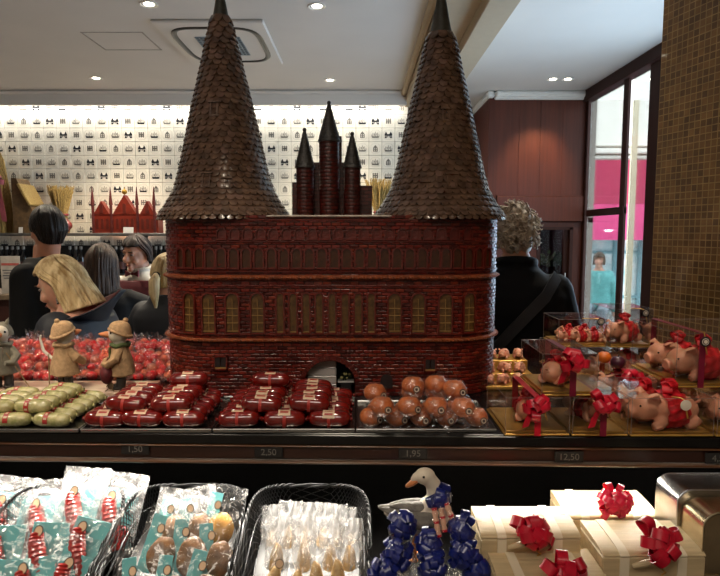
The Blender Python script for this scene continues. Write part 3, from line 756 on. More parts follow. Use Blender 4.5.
# ------------------------------------------------------------------ wrapped buns
m_bun = mat('bun_crust', '#cc7440', .42, var=.22, vscale=45, coat=.25, col2='#9c4c24'); m_wrapc = film('clear_wrap', lo=.02, hi=.32, scale=70, rough=.1, white=.12)
m_stk = mat('sticker_dark', '#3a2a26', .5); m_stw = mat('sticker_pale', '#c9b6a2', .5)
a = MB(); a.ell((0, 0, .022), (.0255, .0255, .0215), 24, 14, fn=lambda q, p: q*(1+.05*noise.noise(V(p)*3))+V((0, 0, -.002 if p.z > .8 else 0))); bun_m = a.mesh('bun', m_bun)
a = MB()
def wr(u, v):
    an = 2*pi*u; f = v; r = .0275+.004*noise.noise(V((cos(an)*3, sin(an)*3, v*6)))
    if f < .75: t = (f/.75)*pi*.62; return V((r*sin(t)*cos(an)*1.03, r*sin(t)*sin(an)*1.03, .022+.0235*cos(t)))
    k = (f-.75)/.25; rr = .0275*(.93+.30*k)+.004*sin(an*9)*k; return V((rr*cos(an), rr*sin(an), .013-.011*k+.005*sin(an*7+1)*k))
a.grid(wr, 48, 16, cu=True); bun_w = a.mesh('bun_wrapper', m_wrapc, 80)
a = MB(); Ms = TR(.006, -.0262, .020) @ RX(radians(78)); a.lathe([(.0078, 0), (.0078, .0008)], 20, Ms, m=0); a.lathe([(.0055, .0008), (.0055, .0012)], 20, Ms, m=1); a.lathe([(.0035, .0012), (.0035, .0015)], 16, Ms, m=0); bun_s = a.mesh('bun_sticker', [m_stk, m_stw], 0)
q = random.Random(8)
for i, (px, py, z, lb) in enumerate([(371, 423, 0, 'front row, first from the left'), (397, 423, 0, 'front row, second from the left'), (421, 423, 0, 'front row, third from the left'), (446, 422.5, 0, 'front row, fourth from the left'), (476, 424, 0, 'front row, at the right end'),
        (382, 406, .036, 'middle row, first from the left'), (409, 406, .036, 'middle row, second from the left'), (436, 406, .036, 'middle row, third from the left'), (463, 407, .036, 'middle row, at the right end'),
        (375, 392.5, .05, 'back row, at the left end'), (413, 385.5, .070, 'top row, leftmost'), (436, 384, .070, 'top row, middle one'), (454.5, 389, .066, 'top row, at the right end'),
        ]):
    p = atz(px, py, ZC+.025+z)
    if z == 0: p = V((at(px, py, 1.283).x, 1.283, ZC+.026))
    o = link('bun', bun_m); o.location = (p.x, p.y, p.z-.022); o.rotation_euler = (0, 0, 0); tag(o, 'round brown bun in clear wrap with a dark sticker, '+lb, 'bun', 'wrapped buns')
    w_ = link('wrapper', bun_w, o); w_.rotation_euler = (0, 0, q.uniform(0, 6)); s_ = link('sticker', bun_s, o); s_.rotation_euler = (0, 0, q.uniform(-.1, .6))
# hidden lower buns that carry the heap
for i, (x, y) in enumerate([(378, 1.335), (405, 1.335), (430, 1.335), (455, 1.335), (380, 1.388), (410, 1.388), (436, 1.388), (458, 1.388)]):
    lvl = 0; o = link('bun', bun_m); o.location = (at(x, 420, y).x, y, ZC+.004); tag(o, f'brown bun buried in the wrapped bun heap, {ORD[i % 4]} along its {"second" if i < 4 else "third"} row', 'bun', 'wrapped buns'); link('wrapper', bun_w, o); link('sticker', bun_s, o)
for i, (x, y) in enumerate([(412, 1.372), (436, 1.372), (455, 1.372)]):
    o = link('bun', bun_m); o.location = (at(x, 405, y).x, y, ZC+.036); tag(o, f'brown bun under the top row of the heap, {ORD[i]} from the left', 'bun', 'wrapped buns'); link('wrapper', bun_w, o)
# ------------------------------------------------------------------ marble board and heap of sweets
m_board = mat('pale_marble', '#d6c3ab', .35, var=.14, vscale=9, col2='#a87c66', coat=.1, stretch=(1, 3, 1))
bd_ = MB(); bd_.rbox((0, 0, .0065), (.63, .125, .013), .002); o = bd_.build('marble_board', m_board, smooth=0); o.location = (-.885, 1.5925, ZC); tag(o, 'pale veined stone board the three goose figurines stand on', 'board')
m_candyr = mat('red_sweet', '#d01020', .25, var=.2, vscale=60, coat=.5); m_candyp = mat('peach_sweet', '#c98a62', .3, var=.2, vscale=60, coat=.4, col2='#8f4d36')
m_twist = film('twist_wrap', tint='#ffe8e4', lo=.03, hi=.34, scale=90, rough=.12, white=.35)
def candy_mesh(m, s):
    q = random.Random(s); a = MB(); a.ell((0, 0, .011), (.0125, .0115, .0105), 14, 9, fn=lambda v, p: v*(1+.10*noise.noise(V(p)*3+V((s, 0, 0))))); return a.mesh('sweet', m)
a = MB()
def tw(u, v):
    an = 2*pi*u; x = (v-.5)*2; e = abs(x); r = .0128*max(0., 1-(e/.62)**2)**.5 if e < .55 else (.0035+(e-.55)/.45*.013*(1+.35*sin(an*6)))
    return V((x*.027, r*cos(an), .011+r*sin(an)+.006*(e > .6)*(e-.6)*3))
a.grid(tw, 20, 18, cu=True); tw_m = a.mesh('twist', m_twist, 80)
cr = [candy_mesh(m_candyr, 1), candy_mesh(m_candyr, 2)]; cp_ = [candy_mesh(m_candyp, 3), candy_mesh(m_candyp, 4)]
q = random.Random(21); cnt = 0
for lvl, rows in ((0, (1.70, 1.735)), (1, (1.75, 1.785, 1.82)), (2, (1.80, 1.84, 1.88)), (3, (1.90, 1.94, 1.985))):
    for ri, y in enumerate(rows):
        x0, x1 = at(-4, 365, y).x, at(171, 365, y).x
        n_ = int((x1-x0)/.036)
        for i in range(n_):
            x = x0+(i+.5+.5*(ri % 2))*(x1-x0)/n_+q.uniform(-.006, .006)
            red = noise.noise(V((x*9, y*6, lvl*3.7)))+q.uniform(-.25, .25) > .13
            o = link('wrapped_sweet', q.choice(cr if red else cp_)); o.location = (x, y+q.uniform(-.005, .005), ZC+lvl*.0155+q.uniform(0, .003)); o.rotation_euler = (q.uniform(-.6, .6), q.uniform(-.6, .6), q.uniform(0, 6.3)); o.scale = (q.uniform(1.15, 1.4),)*3
            tag(o, ('red' if red else 'peach coloured')+' twist-wrapped sweet in the heap behind the goose figurines', 'sweet', 'heaped red sweets' if red else 'heaped peach sweets'); link('wrapper', tw_m, o); cnt += 1
# tray and block that carry the heap's back
a = MB(); 
for k, (y0, y1, h) in enumerate(((1.742, 1.80, .0155), (1.80, 1.88, .031), (1.88, 2.01, .0465))): a.box(((-1.30-.56)/2, (y0+y1)/2, ZC+h/2), (.74, y1-y0, h-.001))
o = a.build('stepped_stand', m_dark, smooth=0); tag(o, 'low dark stepped stand under the heap of wrapped sweets', 'stand')
# ------------------------------------------------------------------ goose figurines
m_coatg = mat('grey_coat', '#7d7767', .85, var=.15, vscale=80, bump=.3); m_coatb = mat('tan_knit', '#b8956e', .9, var=.15, vscale=90, bump=.5, bscale=200)
m_hatb = mat('tan_hat', '#c29e76', .9, var=.12, vscale=120, bump=.6, bscale=250); m_feath = mat('white_feather', '#cfc5b4', .7, var=.06, bump=.2); m_beak = mat('orange_beak', '#c77a45', .5, var=.1)
m_boot = mat('dark_boot', '#3c3630', .6); m_green = mat('green_scarf', '#4f5a34', .9, bump=.4); m_bag = mat('wine_cloth', '#5d0f16', .7, var=.2, vscale=80, bump=.3); m_eye = mat('black_eye', '#0a0908', .15)
def figurine(px, py, Y, label, coat, hat, yaw, pose):
    p = at(px, py, Y); s = thing('goose_figurine', label, 'figurine', (p.x, p.y, ZC+.013), yaw)   # beak along -y
    q = random.Random(px)
    a = MB(); wv = lambda an, z: 1+.05*sin(an*7+z*60)*(1-z/.12)
    a.grid(lambda u, v: V((cos(2*pi*u)*r_(v)*wv(2*pi*u, v*.1)*1.0, sin(2*pi*u)*r_(v)*wv(2*pi*u, v*.1)*.85, .035+.083*v)), 32, 12, cu=True)
    a.part('coat', coat, s, 60)
    each('boot', m_boot, s, [lambda b, sx=sx: (b.tube([(sx*.014, 0, .04), (sx*.014, -.001, .012), (sx*.014, -.004, .003)], [.011, .012, .013], 10), b.ell((sx*.014, -.010, .005), (.011, .018, .006), 12, 8)) for sx in (-1, 1)])
    h = MB(); h.tube([(0, 0, .105), (0, -.002, .125), (0, -.002, .15)], [.017, .016, .02], 14); h.ell((0, -.004, .149), (.024, .027, .025), 18, 12); h.part('head', m_feath, s)
    k = MB(); k.lathe([(.0125, 0), (.0115, .010), (.007, .020), (.0032, .026), (.0005, .028)], 12, TR(0, -.026, .148) @ RX(radians(82)) @ SC(1, .75, 1)); k.part('beak', m_beak, s)
    each('eye', m_eye, s, [lambda e, sx=sx: e.ell((sx*.0165, -.021, .155), .0032, 8, 6) for sx in (-1, 1)])
    if hat:
        g = MB(); g.grid(lambda u, v: hatf(u, v), 28, 10, cu=True); g.ell((pose.get('hx', 0), .016, .186), .007, 8, 6)
        g.tube([V((.0275*cos(2*pi*i/24), .002+.028*sin(2*pi*i/24), .153-.012*sin(2*pi*i/24))) for i in range(24)], .0045, 8, closed=True); g.part('hat', hat, s, 70)
    each('sleeve', coat, s, [lambda w_, sx=sx: w_.tube([(sx*.022, 0, .108), (sx*.038, -.010, .087), (sx*.034, -.032, .072), (sx*.020, -.044, .074)], [.010, .0125, .010, .006], 10) for sx in (-1, 1)])
    sc = MB(); sc.tube([V((.024*cos(2*pi*i/20), .022*sin(2*pi*i/20), .121+.002*sin(4*pi*i/10))) for i in range(20)], .006, 8, closed=True); sc.rbox((.006, -.026, .095), (.011, .006, .04), .002); sc.part('scarf', pose.get('scarf', coat), s)
    return s
def r_(v): return .043-.019*v**1.3 if v > .08 else .043*(.6+.4*v/.08)
def hatf(u, v):
    an = 2*pi*u; t = v*pi*.5; r = .0292*cos(t)**.7; rib = 1+.03*sin(an*14); return V((r*rib*cos(an), .002+r*rib*sin(an)+.010*v*v, .153-.012*sin(an)*(1-v)+.031*sin(t)))
g1 = figurine(4, 392, 1.585, 'grey hooded goose figurine cut off by the left edge of the photo', m_coatg, None, .25, {'scarf': m_coatg})
hd = MB(); hd.grid(lambda u, v: V((.0295*cos(2*pi*u)*cos(v*1.4), .006+.0295*sin(2*pi*u)*cos(v*1.4)+.0, .143+.038*sin(v*1.4))) if True else 0, 24, 8, cu=True); hd.lathe([(.006, 0), (.004, .012), (.0005, .02)], 8, TR(.014, .002, .172) @ RY(.35)); hd.lathe([(.006, 0), (.004, .012), (.0005, .02)], 8, TR(-.014, .002, .172) @ RY(-.35)); hd.part('hood', m_coatg, g1)
st = MB(); st.tube([(.02, -.03, .10), (.075, -.035, .0)], .0015, 6); st.part('stick', mat('cane', '#8d7048', .6), g1)
g2 = figurine(66, 392, 1.575, 'tan knitted-hat goose figurine seen from behind, middle one on the stone board', m_coatb, m_hatb, 2.6, {'scarf': m_hatb})
st = MB(); st.tube([(.012, .036, .10), (.010, .040, .0)], .0015, 6); st.part('stick', mat('cane2', '#8d7048', .6), g2)
st = MB(); st.tube([(.03, .01, .075), (.062, .02, .10), (.075, .02, .130), (.072, .02, .142)], [.004, .004, .003, .002], 8); st.part('crook', m_feath, g2)
g3 = figurine(122, 392, 1.575, 'goose figurine with tan beanie, orange beak pointing left and green scarf', m_coatb, m_hatb, -1.25, {'scarf': m_green})
bg = MB(); bg.ell((.022, -.034, .045), (.022, .018, .026), 16, 12); bg.tube([(.022, -.034, .066), (.02, -.03, .09)], .002, 6); bg.part('cloth_bag', m_bag, g3)
hb = MB(); hb.rbox((-.006, -.030, .058), (.046, .018, .026), .006); hb.part('apron', m_bag, g3)
cat_ = MB(); p = at(111, 394, 1.545); 
cat_.ell((0, 0, .014), (.008, .006, .011), 12, 8); cat_.ell((0, -.002, .030), .0065, 12, 8)
for sx in (-1, 1): cat_.lathe([(.0025, 0), (.0004, .006)], 6, TR(sx*.0035, 0, .034)); cat_.tube([(sx*.005, -.004, .006), (sx*.012, -.008, 0.001)], .0014, 6); cat_.tube([(sx*.004, -.002, .02), (sx*.009, -.006, .012)], .0014, 6)
o = cat_.build('twig_figure', mat('twig_brown', '#7a6244', .8, var=.2), None); o.location = (p.x, p.y, ZC+.013); tag(o, 'tiny twig cat ornament at the feet of the beanie goose', 'ornament')
# ------------------------------------------------------------------ pigs in clear gift boxes
m_pig = mat('pink_marzipan', '#e29f80', .5, var=.10, vscale=30, sss=.15, coat=.1); m_gold = mat('gold_card', '#cda04e', .34, .55, var=.1, bump=.1)
m_clear = acrylic('clear_box', '#fbf8f6', .035); m_tulle = film('red_tulle', '#e8303a', .45, .85, 120, .4, .95); m_ribr = mat('red_ribbon', '#c00f2c', .32, var=.12, coat=.2, vscale=40); m_ribp = mat('plum_ribbon', '#7a1030', .3, var=.12, coat=.2)
def tulle_mat(name, c):
    m, nt, out = nt_of(name); tr = N(nt, 'ShaderNodeBsdfTransparent', Color=lin('#ff9aa0')); df = N(nt, 'ShaderNodeBsdfPrincipled', Roughness=.5); df.inputs['Base Color'].default_value = lin(c)
    tl = N(nt, 'ShaderNodeTexCoord'); wv = N(nt, 'ShaderNodeTexWave', Scale=14., Distortion=3.); L(nt, tl.outputs['Object'], wv.inputs['Vector'])
    mr = N(nt, 'ShaderNodeMapRange'); mr.inputs['To Min'].default_value = .45; mr.inputs['To Max'].default_value = .95; L(nt, wv.outputs['Fac'], mr.inputs['Value'])
    mx = N(nt, 'ShaderNodeMixShader'); L(nt, mr.outputs[0], mx.inputs[0]); L(nt, tr.outputs[0], mx.inputs[1]); L(nt, df.outputs[0], mx.inputs[2]); L(nt, mx.outputs[0], out.inputs[0]); return m
m_tulle = tulle_mat('red_tulle_net', '#cf1426')
def pig_meshes():
    a = MB()
    a.ell((.012, 0, .032), (.054, .034, .032), 24, 16); a.ell((-.044, 0, .039), (.028, .028, .026), 20, 14); a.ell((-.010, 0, .036), (.037, .030, .029), 20, 14)
    a.tube([(-.058, 0, .035), (-.074, 0, .032), (-.080, 0, .031)], [.017, .0125, .0125], 14)
    for sx in (-1, 1):
        a.tube([(-.034, sx*.015, .056), (-.040, sx*.023, .068), (-.054, sx*.026, .064)], [.013, .011, .002], 10, flat=.4)
        for x in (-.020, .048): a.tube([(x, sx*.020, .018), (x-.010, sx*.026, .010), (x-.022, sx*.027, .007)], [.014, .010, .0075], 10)
        a.ell((-.054, sx*.015, .030), (.012, .010, .011), 10, 8)
    body = fuse(a, .0022, 3, 'pig', m_pig)
    ey = []
    for sx in (-1, 1): e = MB(); e.ell((-.062, sx*.0165, .046), .0028, 8, 6); ey.append(('eye', e.mesh('pig_eye', m_eye)))
    for sx in (-1, 1): e = MB(); e.ell((-.092, sx*.0045, .0315), (.0012, .0018, .0024), 8, 6); ey.append(('nostril', e.mesh('pig_nostril', m_eye)))
    t = MB(); t.tube([(.062+.004*cos(i*.8)+.0006*i, .004*sin(i*.8), .040+.0012*i) for i in range(14)], .0022, 8); tl = t.mesh('pig_tail', m_pig)
    r = MB()
    def tb(u, v):
        an = 2*pi*u; x = -.016+.044*v; k = 1+.07*sin(an*11+v*5)+.10*sin(pi*v); return V((x, .0355*k*cos(an), .0335+.0335*k*sin(an)))
    r.grid(tb, 44, 8, cu=True); bow_loops(r, (.004, 0, .065), .026, 9, .018, (0, -.2, 1), 4, 1.5); rb_ = r.mesh('pig_tulle', m_tulle, 60)
    return body, ey, tl, rb_
PIG = pig_meshes()
def pig(loc, rz, sc, label, group=None, tulle=True):
    o = link('marzipan_pig', PIG[0]); o.location = loc; o.rotation_euler = (0, 0, rz); o.scale = (sc,)*3; tag(o, label, 'marzipan pig', group)
    for nm_, me_ in PIG[1]: link(nm_, me_, o)
    link('tail', PIG[2], o)
    if tulle: link('tulle_ribbon', PIG[3], o)
    return o
m_tagk = mat('tag_black', '#1a1517', .5); m_tagw = mat('tag_pale', '#d9cdbd', .5); m_cord = mat('gold_cord', '#c39a4c', .4, .5)
def gift_box(label, x0, x1, y0, dep, z0, h, ribbon=None, bow=False, tagc=None, rz=0., tag_dark=True, tag_z=None, tagx=None, group='clear gift boxes'):
    w = x1-x0; t = thing('gift_box', label, 'gift box', ((x0+x1)/2, y0+dep/2, z0), rz, group)
    a = MB(); a.rbox((0, 0, .002), (w, dep, .004), .001); a.rbox((0, 0, .0065), (w*.93, dep*.93, .005), .001); a.part('gold_base', m_gold, t, 0)
    c = MB(); X, Y = w/2-.001, dep/2-.001; z1 = h
    vs = [(-X, -Y, .004), (X, -Y, .004), (X, Y, .004), (-X, Y, .004), (-X, -Y, z1), (X, -Y, z1), (X, Y, z1), (-X, Y, z1)]
    c.add(vs, [(0, 1, 5, 4), (1, 2, 6, 5), (2, 3, 7, 6), (3, 0, 4, 7), (4, 5, 6, 7)]); c.part('clear_cover', m_clear, t, 0)
    e = MB(); r = .0005
    for i in range(4): e.tube([vs[i], vs[i+4]], r, 5); e.tube([vs[4+i], vs[4+(i+1) % 4]], r, 5)
    e.part('folded_edges', mat('acrylic_edge', '#8d7d78', .2) if 'acrylic_edge' not in bpy.data.materials else bpy.data.materials['acrylic_edge'], t, 0)
    if ribbon:
        rx = tagx if tagx is not None else 0.
        b = MB(); b.box((rx, -dep/2-.0008, h/2), (.014, .001, h)); b.box((rx, dep/2+.0008, h/2), (.014, .001, h)); b.box((rx, 0, h+.0008), (.014, dep+.003, .001)); b.part('ribbon', ribbon, t, 0)
        if bow: b = MB(); bow_loops(b, (rx-.004, -dep/2-.002, h-.014), .036, 9, .017, (0, -1, .35), int(x0*1000), 1.55); b.strip([(V((rx-.006, -dep/2-.006, h-.012)), V((1, 0, .2))), (V((rx-.022, -dep/2-.008, h-.04)), V((1, 0, .3))), (V((rx-.028, -dep/2-.006, h-.062)), V((1, 0, .3)))], .015); b.part('bow', m_ribr, t, 70)
    if tagc is not None:
        rx = tagx or 0.; tz = tag_z if tag_z is not None else h-.006
        Mt = TR(rx+tagc, -dep/2-.010, tz) @ RX(pi/2); g = MB(); g.lathe([(.0115, 0), (.0115, .0012)], 22, Mt, m=0 if tag_dark else 1); g.lathe([(.0078, .0012), (.0078, .0017)], 22, Mt, m=1); g.lathe([(.0062, .0017), (.0062, .0020)], 22, Mt, m=0 if tag_dark else 1); g.lathe([(.0045, .0020), (.0045, .0023)], 22, Mt, m=1)
        g.part('round_tag', [m_tagk, m_tagw], t, 0)
        g = MB(); g.tube([(rx, -dep/2+.01, h+.002), (rx+tagc*.6, -dep/2-.004, h+.003), (rx+tagc, -dep/2-.009, tz+.008)], .0014, 6); g.tube([(rx+tagc, -dep/2-.008, tz), (rx+tagc+.008, -dep/2-.006, tz-.03)], .0016, 6); g.part('cord', m_cord, t)
    return t
ZU = 1.2
def xq(px, py, Y): return at(px, py, Y).x
YB0 = 1.240
f1 = gift_box('clear gift box with a red bow, front row, beside the tower foot', xq(504, 430, YB0), xq(568.5, 430, YB0), YB0-.008, .185, ZC, .083, m_ribr, True, .010, tag_dark=False, tag_z=.066)
f2 = gift_box('clear gift box with a dark plum ribbon, second in the front row of boxes', xq(570.5, 430, YB0), xq(626, 430, YB0), YB0-.010, .185, ZC, .083, m_ribp, True, .004, tag_dark=False, tag_z=.072, tagx=.006)
f3 = gift_box('clear gift box of two pigs in red tulle, front row right', xq(628, 430, YB0), xq(710.5, 430, YB0), YB0-.013, .185, ZC, .083, None, False, .020, tag_dark=False, tag_z=.072)
f4 = gift_box('clear gift box cut by the right edge of the photo, front row', xq(712.5, 430, YB0), xq(785, 430, YB0), YB0-.015, .185, ZC, .083)
pig((wloc(f1).x+.005, wloc(f1).y, ZC+.009), -1.9, .78, 'pink marzipan pig in the front left gift box behind its red bow', 'boxed pigs')
pig((wloc(f2).x+.008, wloc(f2).y, ZC+.009), 1.9, .74, 'pink marzipan pig in the plum ribboned front gift box', 'boxed pigs')
pig((wloc(f3).x+.006, wloc(f3).y-.048, ZC+.009), .12, 1.14, 'pink marzipan pig facing left in the large front gift box', 'boxed pigs')
pig((wloc(f3).x-.008, wloc(f3).y+.03, ZC+.009), .1, .95, 'marzipan pig behind the large left-facing one in the same front box', 'boxed pigs')
pig((wloc(f4).x+.004, wloc(f4).y-.03, ZC+.009), .1, .88, 'marzipan pig in the box cut by the right photo edge', 'boxed pigs')
pu1 = atz(540, 394, ZU); u1 = gift_box('clear gift box stacked on the front row, with a dark round tag and pink bow', pu1.x, xq(596, 394, pu1.y), pu1.y-.01, .17, ZU-.002, .092, m_ribp, True, .004, tag_z=.088, tagx=.006)
pig((wloc(u1).x, wloc(u1).y, ZU+.007), -2.3, .82, 'marzipan pig in the stacked box with dark round tag and pink bow', 'boxed pigs')
pu2 = atz(675, 387, ZU); u2 = gift_box('large clear gift box holding two pigs, stacked at the right end', pu2.x, pu2.x+.25, pu2.y, .22, ZU-.002, .125, m_ribp, False, .0, tag_z=.108, tagx=-.068)
pig((pu2.x+.085, pu2.y+.055, ZU+.007), .15, 1.12, 'front pig of the pair in the large upper right box, wrapped in red tulle', 'boxed pigs')
pig((pu2.x+.075, pu2.y+.145, ZU+.007), .25, 1.05, 'rear pig of the pair in the large upper right box', 'boxed pigs')
Y3 = 1.79; x3 = xq(558, 345, Y3)
b1 = gift_box('clear gift box at the back under the box of red-bowed piglets', x3-.005, x3+.155, Y3-.01, .18, ZC, .083)
b2 = gift_box('clear gift box at the back under the black-tagged single pig box', x3+.158, x3+.30, Y3-.02, .18, ZC, .083)
b3 = gift_box('clear gift box low in the middle, behind the second row of boxes', xq(603, 380, 1.46), xq(655, 380, 1.46), 1.445, .18, ZC, .083, m_ribr, True, None)
pig((wloc(b3).x, wloc(b3).y, ZC+.009), .3, .8, 'marzipan pig in the low middle gift box', 'boxed pigs')
b4 = gift_box('clear gift box behind the large front pig box, under the upper right one', xq(658, 380, 1.46), xq(720, 380, 1.46), 1.44, .18, ZC, .083)
pig((wloc(b4).x, wloc(b4).y, ZC+.009), .1, .85, 'marzipan pig in the box behind the large front pig box', 'boxed pigs')
pig((wloc(b2).x, wloc(b2).y-.02, ZC+.009), .2, .8, 'marzipan pig in the lower back box under the black-tagged one', 'boxed pigs')
u3 = gift_box('clear gift box of small red-bowed piglets at the back, before the man in black', x3, x3+.150, Y3, .15, ZU-.002, .085, None, False, .05, tag_z=.08)
for i, (dx, dy) in enumerate(((-.048, -.03), (-.006, -.035), (.036, -.03), (-.02, .03), (.03, .03))):
    pig((wloc(u3).x+dx+.012, wloc(u3).y+dy, ZU+.007), .5-.3*i, .52, f'small red-bowed piglet in the back box, {ORD[i]} of five', 'back box piglets')
u4 = gift_box('clear gift box at the back with one pig and a black tag, below the window', x3+.156, x3+.285, Y3-.01, .15, ZU-.002, .118, None, False, .035, tag_z=.108)
pig((wloc(u4).x-.002, wloc(u4).y-.02, ZU+.007), .5, .98, 'marzipan pig in red tulle in the black-tagged box below the window', 'boxed pigs')
m_or = mat('orange_fruit', '#c9641c', .4, var=.15); m_pl = mat('plum_fruit', '#43182a', .3, var=.15)
for px, py, m, lb in ((604, 357, m_or, 'orange marzipan fruit behind the boxes'), (618, 362, m_pl, 'dark plum marzipan fruit beside the orange one')):
    p = atz(px, py, ZC+.083+.017); a = MB(); a.ell((0, 0, 0), (.019, .018, .017), 18, 12, fn=lambda v, s: v*(1-.14*max(0, s.z)**6)); o = a.build('marzipan_fruit', m); o.location = p; tag(o, lb, 'marzipan fruit')
    a = MB(); a.tube([(0, 0, .013), (.002, 0, .021)], .0015, 6); a.part('stalk', m_boot, o)
pb = MB()
rz_ = [(1.60, 1.66, .012), (1.66, 1.71, .033), (1.71, 1.80, .060)]
for y0, y1, h in rz_: pb.rbox((.42, (y0+y1)/2, ZC+h/2), (.15, y1-y0-.001, h-.001), .002)
o = pb.build('gold_riser', m_gold, smooth=0); tag(o, 'stepped gold riser for the loose piglets beside the tower', 'riser')
for i, (px, y, h, rz) in enumerate([(489, 1.63, .012, .3), (504, 1.63, .012, -.3), (519, 1.635, .012, .2), (490, 1.685, .033, .1), (505, 1.685, .033, .5), (520, 1.685, .033, -.2), (491, 1.75, .060, .3), (504, 1.745, .060, -.2), (518, 1.75, .060, .1)]):
    pig((at(px, 350, y).x, y, ZC+h), 1.3+rz, .42, f'loose little marzipan piglet on the gold riser, {["lower", "middle", "upper"][i//3]} step, {ORD[i % 3]} from the left', 'loose piglets', tulle=False)
# back panel and plant seen through the gateway
gp = thing('slatted_panel', 'grey slatted panel standing inside the gateway of the brick model', 'panel', (at(322, 380, 1.575).x, 1.575, ZC)); m_gp = mat('grey_slat', '#c4bab4', .5, var=.05)
a = MB()
for i in range(4): a.rbox((0, 0, .002+.023*i+.0105), (.078, .012, .021), .002)
a.part('slat_board', m_gp, gp, 0)
a = MB(); a.rbox((.030, .085, .055), (.18, .006, .11), .001); a.part('dark_backdrop', m_dark, gp, 0)  # dark sheet added to stand in for the darkness behind the plant
each('chrome_line', mat('chrome', '#d0ccc6', .25, .6), gp, [lambda a, z_=z_: a.tube([(-.038, -.008, z_), (.038, -.008, z_)], .0014, 6) for z_ in (.024, .047, .070)])
px_ = at(346, 380, 1.60); pt = thing('potted_plant', 'small dark green plant with yellow flowers on a white ledge, seen through the gateway', 'plant', (px_.x, 1.60, px_.z))
a = MB(); a.rbox((.0, 0, -.002), (.044, .03, .004), .001); a.rbox((.0, 0, (ZC-px_.z-.004)/2), (.03, .02, px_.z-ZC-.004), .001, m=1); a.part('ledge', [m_white, m_dark], pt, 0)
a = MB(); q = random.Random(3)
for i in range(70):
    d = V((q.gauss(0, 1), q.gauss(0, 1)*.6, abs(q.gauss(0, 1)))).normalized()*q.uniform(.006, .019); c = V((0, 0, .006))+d; e1 = V((q.uniform(-1, 1), q.uniform(-1, 1), q.uniform(-1, 1))).normalized()*.006; e2 = e1.orthogonal().normalized()*.0035
    a.add([c-e1, c+e2, c+e1, c-e2], [(0, 1, 2, 3)])
a.part('foliage', mat('dark_leaf', '#26351d', .5, var=.2), pt, 0)
a = MB()
for i in range(9): a.ell((q.uniform(-.016, .016), -.012, q.uniform(.006, .024)), .003, 8, 6)
a.part('flowers', mat('pale_flower', '#c9bd7a', .5), pt)['kind'] = 'stuff'
# ------------------------------------------------------------------ wire baskets on the lower shelf
m_wire = mat('black_wire', '#2a2a2b', .3, .6, var=.1)
TILT = radians(17)
def superell(a, b, t, n=5.0):
    c, s = cos(t), sin(t); return a*math.copysign(abs(c)**(2/n), c), b*math.copysign(abs(s)**(2/n), s)
def basket(cx, label):
    t = thing('wire_basket', label, 'basket', (cx, 1.14, .919)); t.rotation_euler = (TILT, 0, 0)
    a_, b_, dp = BWID/2, .172, .085
    a = MB(); n = 84
    def P(k, v): x, y = superell(a_*(1-.16*v), b_*(1-.12*v), 2*pi*k/n); return V((x, y, -dp*v))
    for k in range(n):
        for sg in (1, -1):
            a.tube([P(k+sg*5*j/5, j/5) for j in range(6)], .0011, 4)
    for v in (.0, .5, 1.): a.tube([P(k, v) for k in range(n)], .0014, 5, closed=True)
    a.part('wire_mesh', m_wire, t, 60)
    r = MB()
    for ph in (0, pi):
        r.tube([P(k/2, 0)+V((0, 0, .003+.003*sin(k*1.3+ph)))+V((P(k/2, 0).x, P(k/2, 0).y, 0)).normalized()*.003*cos(k*1.3+ph) for k in range(2*n)], .0026, 6, closed=True)
    r.part('braided_rim', m_wire, t, 60)
    f = MB(); f.grid(lambda u, v: V((superell(a_*.84, b_*.88, 2*pi*u)[0]*max(v, .01), superell(a_*.84, b_*.88, 2*pi*u)[1]*max(v, .01), -dp)), 40, 4, cu=True); f.part('base', m_black, t, 0)
    return t
BWID = .232
bx3 = (at(249, 515, 1.24).x+at(369, 515, 1.24).x)/2; BWID = at(369, 515, 1.24).x-at(249, 515, 1.24).x
bx2 = at(246, 515, 1.24).x-BWID/2-.002; bx1 = bx2-BWID-.004
basket(bx1, 'left black wire basket heaped with clear bags of red sweets on teal cards'); basket(bx2, 'middle black wire basket of bagged brown potato-shaped marzipan'); basket(bx3, 'right black wire basket of slender white bags, beside the goose')
m_bagf = film('bag_film', lo=.025, hi=.19, scale=18, rough=.10, white=.3); m_bagw = film('overexposed_bag_film', lo=.28, hi=.62, scale=18, rough=.2, white=.75)  # second film: strong light on clear bags put into its colour as white
m_teal = mat('teal_card', '#56a3a6', .45, var=.06); m_redc = mat('red_claw', '#a5201a', .3, var=.2, vscale=90, coat=.5); m_pot = mat('potato_marzipan', '#714819', .5, var=.2, vscale=40, bump=.25, bscale=60, col2='#4a2d0e'); m_pot2 = mat('yellow_potato', '#b07a1e', .5, var=.2, vscale=40, bump=.25)
m_cream = mat('cream_roll', '#b89a68', .5, var=.22, vscale=70, col2='#84602f'); m_orange = mat('toasted_end', '#b8571f', .5); m_ivory = mat('pale_disc', '#cfae8c', .5, var=.06)
def bag_mesh(name, w, h, puff, m, seed):
    q = V((seed*3.1, seed*1.7, 0)); a = MB()
    for sg, k in ((-1, 1.), (1, .35)):
        def fn(u, v):
            x = (u-.5)*w*(1+.04*noise.noise(V((v*6, sg, 0))+q)); z = v*h; b = sin(pi*u)**.6*sin(pi*min(v/.86, 1))**.6
            cr = .0045*noise.noise(V((u*7, v*9, sg))+q)+.0025*noise.noise(V((u*19, v*23, sg))+q)
            edge = min(1, u*12, (1-u)*12)
            return V((x, sg*puff*k*b+cr*edge*(1 if v < .86 else 1.6)-(.012*(v-.86)*sin(u*25) if v > .86 else 0), z+.004*noise.noise(V((u*8, 0, 0))+q)*(v > .9)))
        a.grid(fn, 26, 30)
    return a.mesh(name, m, 80)
def oval(mb, x, y, z, rx, rz, m=0): mb.prism([(x+rx*cos(2*pi*i/18), z+rz*sin(2*pi*i/18)) for i in range(18)], y-.0006, y, m=m)
